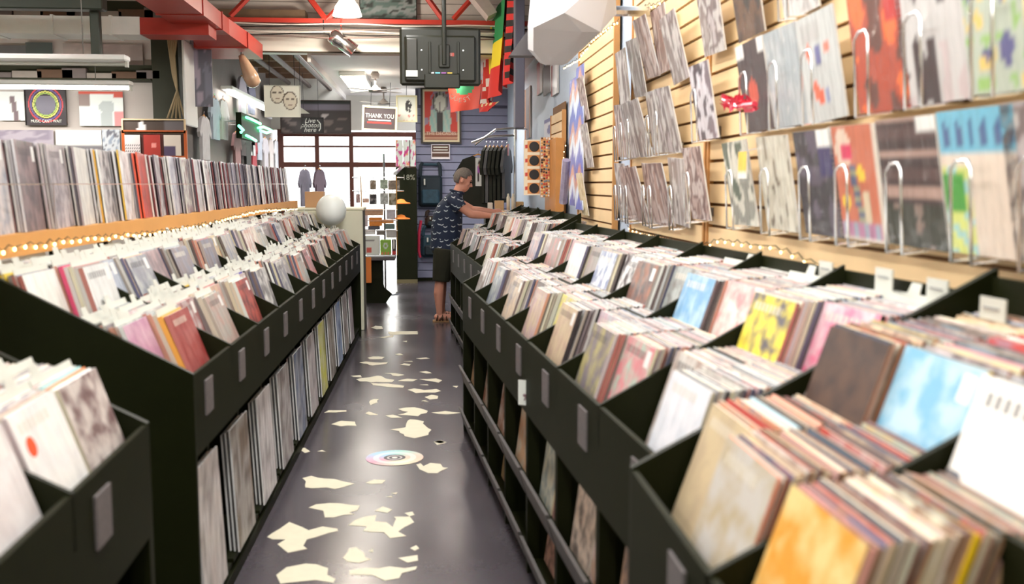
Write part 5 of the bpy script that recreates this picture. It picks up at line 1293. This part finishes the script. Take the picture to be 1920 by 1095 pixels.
a = pt(1013, 370, Y=yP); b_ = pt(1046, 258, Y=yP); wb = b_.x-a.x; hh = b_.z-a.z
r = empty('pin_board', ((a.x+b_.x)/2, yP, a.z), 0, 'wooden board crowded with small badges next to the vinyl discs', 'pin board')
panel_mb(wb, hh, .03, lambda u, v: C(206, 150, 96), 2).build('board', PRINT, r)
MB().box(wb/2-.02, XW-.02-(a.x+b_.x)/2, .016, .04, .1, hh-.1).build('wall_return', WOODE, r)
rp_ = random.Random(3); pm = []
for c in (C(90, 60, 50), C(226, 216, 206), C(190, 70, 60), C(50, 44, 44), C(230, 190, 130), C(120, 140, 150)):
    me = MB().lathe([(.011, 0), (.01, .004), (.005, .006)], 8).mesh('badge'); me.materials.append(mat('badge_%d' % len(pm), c, .35)); pm.append(me)
for i in range(7):
    for j in range(20):
        o = bpy.data.objects.new('badge', rp_.choice(pm)); COL.objects.link(o); o.parent = r
        o.matrix_local = T(-wb/2+wb*(i+.5)/7+rp_.uniform(-.004, .004), -.016, hh*(j+.5)/20+rp_.uniform(-.006, .006)) @ RX(math.pi/2)
p0 = pt(1046, 262, X=XW-.01); p1 = pt(1068, 262, X=XW-.01)
tag(MB().box(1.22, XW-.06, p1.y, p0.y, pt(1057, 395, X=XW-.01).z, pt(1057, 262, X=XW-.01).z).build('cupboard_side', mat('amber_plywood', C(190, 128, 66), .5, vary=.15)), 'amber plywood cupboard side beside the badge board', 'cupboard')
p0 = pt(1056, 380, X=1.17); p1 = pt(1062, 300, X=1.17)
tag(MB().tube([p0, p1], .035, 12).build('wrapped_roll', mat('violet_foil', C(140, 130, 150), .3, coat=.8, vary=.5, scale=20)), 'plastic-wrapped violet poster roll leaning by the cupboard', 'roll')
def f_blue_p(u, v): return C(90, 90, 150) if (u-.5)**2+(v-.45)**2 < .06 or v > .82 else C(206, 208, 222)
side_board('blue_print', 'white and violet-blue print above the badge board', 'print', 1022, 220, 1046, 260, XW-.015, f_blue_p, 14)
side_board('narrow_poster', 'white narrow poster above the far slat panel', 'poster', 1035, 120, 1046, 178, XW-.015, lambda u, v: C(226, 226, 230) if u > .3 else C(170, 90, 90), 6)
side_board('dark_poster', 'dark poster beside the white narrow one', 'poster', 1020, 122, 1033, 176, XW-.015, lambda u, v: C(70, 52, 50), 4)
side_board('red_poster', 'slim red and white poster far along the right wall', 'poster', 1008, 115, 1018, 176, XW-.015, lambda u, v: C(190, 60, 50) if u < .6 else C(226, 220, 220), 6)
side_board('framed_picture', 'narrow brown framed panel on the blue wall by the clothes rail', 'panel', 985, 165, 995, 260, XW-.015, lambda u, v: C(150, 100, 60) if u < .25 or u > .8 else C(110, 104, 110), 10)
# candles and a jar near the man's hands
for i, (u, v) in enumerate(((953, 400), (962, 400))):
    p = pt(u, v, Y=12.6)
    tag(MB().lathe([(.022, 0), (.022, .2), (.012, .215), (.012, .24), (.004, .245)], 12).build('white_bottle', mat('ivory_plastic', C(226, 214, 190), .4), None, T(p.x, 12.6, p.z), True), '%s slim ivory bottle standing near the man\'s hands' % ('left', 'right')[i], 'bottle')
p0 = pt(905, 400, Y=12.6); p1 = pt(985, 400, Y=12.6)
r = empty('back_counter', ((p0.x+p1.x)/2, 12.6, 0), 0, 'wooden counter behind the far rack carrying bottles and cartons', 'counter')
MB().bbox((p0.x-p1.x)/2, (p1.x-p0.x)/2, -.15, .3, p0.z-.03, p0.z, .006).build('counter_top', SHW, r); MB().box((p0.x-p1.x)/2+.03, (p1.x-p0.x)/2-.03, -.1, .28, 0, p0.z-.03).build('body', BLACK, r)
for i, (u0, u1, v0, c) in enumerate(((915, 924, 380, C(226, 220, 210)), (928, 945, 376, C(206, 170, 126)), (968, 982, 378, C(200, 160, 110)))):
    fb('counter_carton', '%s carton on the wooden back counter, %s from the left' % (cname(c), ORD[i]), 'carton', u0, v0, u1, 400, 12.62, .1, mat('counter_carton_%d' % i, c, .6, vary=.2))
# amber plastic-wrapped horn hanging from the duct
p0 = pt(452, 103, Y=11.6)
r = empty('hanging_roll', p0, 0, 'amber plastic-wrapped roll hanging below the red duct outlet', 'roll')
d_ = pt(478, 160, Y=11.6)-p0
MB().tube([Vector((0, 0, 0)), d_*.25, d_*.7, d_*.95, d_*1.05], [.03, .055, .085, .08, .03], 12).build('wrap', mat('amber_plastic_wrap', C(206, 170, 140), .2, coat=.8, vary=.3, scale=6), r, None, True)
MB().tube([(0, 0, 0), (0, 0, .15)], .006, 5).build('tie', CABLE, r)
# promo sign hung on the right rack front
pc = pt(988, 760, Y=4.0)
r = empty('price_card', (0, 0, 0), 0, 'white card with a brown corner disc hung on the right rack front', 'card'); r.matrix_world = T(pc.x, 4.0, pc.z) @ RZ(-.5)
panel_mb(.075, .102, .004, lambda u, v: C(120, 56, 36) if math.hypot(u-.85, v-.9) < .32 else C(222, 226, 220), 16).build('card', PRINT, r)
text('lettering', '%', .038, mat('plum_print', C(120, 50, 80), .6), r, T(-.003, -.004, .032)); MB().tube([(0, .002, .1), (0, .03, .12), (.06, .05, .13)], .002, 5).build('loop', STEEL, r)

# garments hanging in the shop window, left of the merchandise
for i, (u, c) in enumerate(((568, C(120, 116, 130)), (596, C(84, 66, 76)))):
    p = pt(u, 388, Y=16.4)
    r = garment('window_shirt', '%s shirt hanging in the shop window, %s of two' % (cname(c), ('left', 'right')[i]), T(p.x, 16.74, p.z) @ RZ(1.15), .34, .6, mat('window_shirt_%d' % i, c, .85, vary=.3, scale=12))
    MB().tube([(0, 0, .64), (0, 0, 3.34-p.z)], .003, 5).build('hanging_cord', CABK, r)
# ------------------------------------------------------------------ the browsing man
def remesh(name, mb, m, parent, voxel=.007, smooth=6, M=None):
    o = mb.build(name, m, None)
    md = o.modifiers.new('v', 'REMESH'); md.mode = 'VOXEL'; md.voxel_size = voxel; md.use_smooth_shade = True
    ms = o.modifiers.new('s', 'SMOOTH'); ms.factor = .5; ms.iterations = smooth
    bpy.context.view_layer.update()
    me = bpy.data.meshes.new_from_object(o.evaluated_get(bpy.context.evaluated_depsgraph_get()))
    old = o.data; o.modifiers.clear(); o.data = me; bpy.data.meshes.remove(old)
    for p in me.polygons: p.use_smooth = True
    me.materials.clear(); me.materials.append(m)
    o.parent = parent
    if M is not None: o.matrix_local = M
    return o
def loft(mb, rings, n=20):
    V_ = []; F = []
    for cx, cy, z, rx_, ry_ in rings:
        for k in range(n):
            q = 2*math.pi*k/n; V_.append((cx+rx_*math.cos(q), cy+ry_*math.sin(q), z))
    for i in range(len(rings)-1):
        for k in range(n):
            l = (k+1) % n; F.append((i*n+k, i*n+l, (i+1)*n+l, (i+1)*n+k))
    F.append(tuple(range(n-1, -1, -1))); F.append(tuple(range((len(rings)-1)*n, len(rings)*n)))
    mb.add(V_, F)
def limb(mb, P, R, n=14):
    mb.tube(P, R, n)
    for p, r in ((P[0], R[0]), (P[-1], R[-1])): mb.ball(p, r, 12, 8)
MANX, MANY = 0.0, 11.66
man = empty('person', (MANX, MANY, 0), 0, 'man in navy patterned shirt and dark shorts leaning to browse records', 'person')
SKIN = mat('skin', C(220, 156, 132), .5, vary=.08, scale=14)
mb = MB()
for sy, dx in ((-1, 0), (1, .03)):
    y = sy*.1
    limb(mb, [(.225+dx*.4, y, .86), (.2+dx*.7, y, .62), (.17+dx, y, .46)], [.095, .075, .056])
    limb(mb, [(.17+dx, y, .46), (.158+dx, y, .33), (.16+dx, y, .2), (.165+dx, y, .1)], [.055, .06, .045, .036])
    mb.tube([(.13+dx, y, .055), (.2+dx, y, .062), (.28+dx, y+sy*.005, .048), (.335+dx, y+sy*.01, .042)], [.036, .04, .042, .03], 12)
    mb.ball((.135+dx, y, .058), .036); 
    for t in range(5): mb.ball((.345+dx-.006*t, y+.03*sy-.014*t*sy+.0, .036), .012 if t else .012)
loft(mb, [(.235, 0, .84, .13, .16), (.25, 0, 1.05, .14, .17), (.27, 0, 1.25, .13, .18), (.31, 0, 1.36, .1, .15), (.345, 0, 1.43, .06, .07)])
limb(mb, [(.36, 0, 1.42), (.395, 0, 1.50), (.425, 0, 1.57)], [.07, .06, .056])
# head, tipped forward and down
MH = T(.452, 0, 1.615) @ RY(math.radians(24))
mb.ball((-.012, 0, .02), 1, 22, 16, (.098, .078, .108), MH)
mb.ball((.025, 0, -.055), 1, 18, 12, (.068, .06, .07), MH)
mb.ball((.045, 0, -.095), 1, 12, 8, (.036, .034, .026), MH)          # chin
mb.tube([(.075, 0, .025), (.098, 0, -.005), (.112, 0, -.022), (.088, 0, -.032)], [.009, .011, .014, .012], 8, MH)    # nose
mb.ball((.07, 0, .035), 1, 12, 8, (.024, .055, .016), MH)             # brow
mb.ball((.08, 0, -.06), 1, 10, 8, (.014, .026, .008), MH); mb.ball((.078, 0, -.072), 1, 10, 8, (.014, .022, .008), MH)   # lips
for sy in (-1, 1):
    mb.ball((.05, sy*.045, -.02), 1, 10, 8, (.03, .022, .026), MH)
    mb.ball((-.015, sy*.08, -.005), 1, 12, 10, (.02, .012, .034), MH)
# arms reaching over the bins
def hand(mb, wrist, d, sy):
    """palm and five fingers reaching along d, fingers bent down over the records"""
    d = Vector(d).normalized(); side = Vector((0, 1, 0)); dn = d.cross(side)
    dn = dn if dn.z < 0 else -dn
    w0 = Vector(wrist); k = w0+d*.085
    mb.tube([w0, w0+d*.03, k], [.026, .036, .036], 10); mb.ball(w0+d*.055, 1, 12, 8, (.048, .042, .018))
    for i, (off, ln) in enumerate(((-.031, .066), (-.011, .078), (.010, .074), (.030, .058))):
        b0 = k+side*off*1.0-d*.01
        b1 = b0+d*ln*.45+dn*.006+side*off*.12; b2 = b1+d*ln*.3+dn*ln*.25; b3 = b2+d*ln*.12+dn*ln*.3
        mb.tube([b0, b1, b2, b3], [.0098, .0092, .0085, .0075], 8); mb.ball(b3, .0078, 8, 6)
    t0 = w0+d*.03+side*(sy*.03); t1 = t0+d*.03+side*(sy*.026)+dn*.014; t2 = t1+d*.03+side*(sy*.004)+dn*.018
    mb.tube([t0, t1, t2], [.014, .0115, .009], 8); mb.ball(t2, .0092, 8, 6)
E1, W1 = Vector((.525, -.2, 1.235)), Vector((.755, -.13, 1.215))
limb(mb, [(.34, -.175, 1.375), (.42, -.205, 1.315), E1], [.05, .052, .045]); limb(mb, [E1, E1.lerp(W1, .4), W1], [.046, .044, .029])
hand(mb, W1, (1, .06, -.02), 1)
E2, W2 = Vector((.56, .2, 1.275)), Vector((.80, .12, 1.255))
limb(mb, [(.34, .175, 1.375), (.44, .205, 1.34), E2], [.05, .052, .045]); limb(mb, [E2, E2.lerp(W2, .4), W2], [.046, .044, .029])
hand(mb, W2, (1, -.05, -.02), -1)
remesh('body', mb, SKIN, man, .0058, 4)
# hair: short grey cap with a higher hairline in front
hb = MB(); V_ = []; F = []; seg, rg = 26, 16
for i in range(rg+1):
    th = math.pi*i/rg
    for k in range(seg):
        q = 2*math.pi*k/seg
        V_.append((-.016+.106*math.sin(th)*math.cos(q), .086*math.sin(th)*math.sin(q), .026+.113*math.cos(th)))
for i in range(rg):
    for k in range(seg):
        l = (k+1) % seg; f_ = (i*seg+k, (i+1)*seg+k, (i+1)*seg+l, i*seg+l)
        c_ = sum((Vector(V_[j]) for j in f_), Vector())/4
        if c_.z > .085-max(0, -c_.x)*.2 or (c_.x < .03 and c_.z > .035) or (c_.x < -.045 and c_.z > -.05): F.append(f_)
hb.add(V_, F)
ho = hb.build('hair', mat('short_grey_hair', C(120, 112, 104), .8, vary=.45, scale=90, bump=.6), man, MH, True)
sm = ho.modifiers.new('thick', 'SOLIDIFY'); sm.thickness = .012; sm.offset = 0
for sy in (-1, 1):
    MB().ball((.083, sy*.033, .012), .009, 10, 8).build('eye', mat('eye_dark', C(40, 30, 28), .2), man, MH, True)
    MB().tube([(.09, sy*.016, .036), (.088, sy*.035, .04), (.074, sy*.052, .034)], .004, 6).build('eyebrow', mat('grey_brow', C(110, 96, 88), .8), man, MH)
# shirt
def shirt_material():
    m = bpy.data.materials.new('navy_shirt_with_white_swallow_motifs'); m.use_nodes = True
    nt = m.node_tree; b = nt.nodes['Principled BSDF']; L = nt.links.new
    b.inputs['Roughness'].default_value = .8
    tc = nt.nodes.new('ShaderNodeTexCoord'); vo = nt.nodes.new('ShaderNodeTexVoronoi'); vo.inputs['Scale'].default_value = 13; vo.inputs['Randomness'].default_value = .55
    L(tc.outputs['Object'], vo.inputs['Vector'])
    sb = nt.nodes.new('ShaderNodeVectorMath'); sb.operation = 'SUBTRACT'; L(tc.outputs['Object'], sb.inputs[0]); L(vo.outputs['Position'], sb.inputs[1])
    sp = nt.nodes.new('ShaderNodeSeparateXYZ'); L(sb.outputs['Vector'], sp.inputs['Vector'])
    def M_(op, a, b_=None):
        n = nt.nodes.new('ShaderNodeMath'); n.operation = op
        for i, q in enumerate((a, b_)):
            if q is None: continue
            if isinstance(q, (int, float)): n.inputs[i].default_value = q
            else: L(q, n.inputs[i])
        return n.outputs[0]
    x2 = M_('MULTIPLY', sp.outputs['X'], sp.outputs['X'])
    cur = M_('ABSOLUTE', M_('SUBTRACT', sp.outputs['Z'], M_('MULTIPLY', x2, 22)))
    on = M_('MULTIPLY', M_('LESS_THAN', cur, .0055), M_('LESS_THAN', M_('ABSOLUTE', sp.outputs['X']), .022))
    mx = nt.nodes.new('ShaderNodeMix'); mx.data_type = 'RGBA'; mx.inputs['A'].default_value = (*C(30, 42, 66), 1); mx.inputs['B'].default_value = (*C(190, 200, 206), 1)
    L(on, mx.inputs['Factor']); L(mx.outputs['Result'], b.inputs['Base Color'])
    return m
mb = MB()
loft(mb, [(.235, 0, .82, .172, .2), (.235, 0, .86, .174, .2), (.24, 0, .9, .172, .198), (.25, 0, 1.0, .178, .2), (.258, 0, 1.12, .178, .202), (.272, 0, 1.25, .166, .205), (.30, 0, 1.35, .142, .21), (.33, 0, 1.42, .105, .17), (.36, 0, 1.465, .085, .11), (.38, 0, 1.495, .07, .08)], 24)
for sy, e in ((-1, (.415, -.215, 1.30)), (1, (.43, .215, 1.325))):
    mb.tube([(.32, sy*.16, 1.39), (.355, sy*.19, 1.365), e], [.085, .082, .076], 14); mb.ball((.325, sy*.165, 1.385), .085, 12, 8)
sh_o = remesh('shirt', mb, shirt_material(), man, .008, 5)
mb = MB(); mb.tube([(.375+.075*math.cos(q)-.012*0, .082*math.sin(q), 1.487+.02*math.cos(q+math.pi)) for q in [2*math.pi*i/20 for i in range(21)]], .013, 8)
mb.build('collar', mat('navy_collar', C(32, 44, 66), .8), man, None, True)
# shorts
mb = MB()
loft(mb, [(.228, 0, .78, .135, .185), (.232, 0, .86, .162, .19), (.235, 0, .93, .15, .178)], 22)
for sy, dx in ((-1, 0), (1, .03)):
    mb.tube([(.225+dx*.3, sy*.095, .84), (.205+dx*.6, sy*.1, .68), (.182+dx, sy*.102, .47)], [.125, .115, .098], 16)
remesh('shorts', mb, mat('dark_olive_shorts', C(44, 44, 30), .85, vary=.25, scale=10), man, .008, 4)
# sandals
for sy, dx in ((-1, 0), (1, .03)):
    y = sy*.1
    so = MB().prism([(.085+dx, y-.03), (.11+dx, y-.04), (.22+dx, y-.038), (.32+dx, y-.05), (.365+dx, y-.03), (.37+dx, y+.02), (.33+dx, y+.048), (.22+dx, y+.04), (.11+dx, y+.04), (.085+dx, y+.02)], 0.001, .024, 'z').build('sandal', mat('tan_sandal_sole', C(170, 130, 90), .7), man)
    for x0, x1, z in ((.13, .16, .1), (.2, .2, .108), (.25, .24, .098), (.3, .29, .085), (.16, .24, .1)):
        P = [(x0+dx, y-.044, .02), ((x0+x1)/2+dx-.003, y-.038, z*.62), ((x0+x1)/2+dx, y, z), ((x0+x1)/2+dx+.003, y+.038, z*.62), (x1+dx, y+.044, .02)]
        MB().tube(P, .0095, 8).build('strap', mat('brown_sandal_strap', C(84, 58, 40), .6), so, None, True)
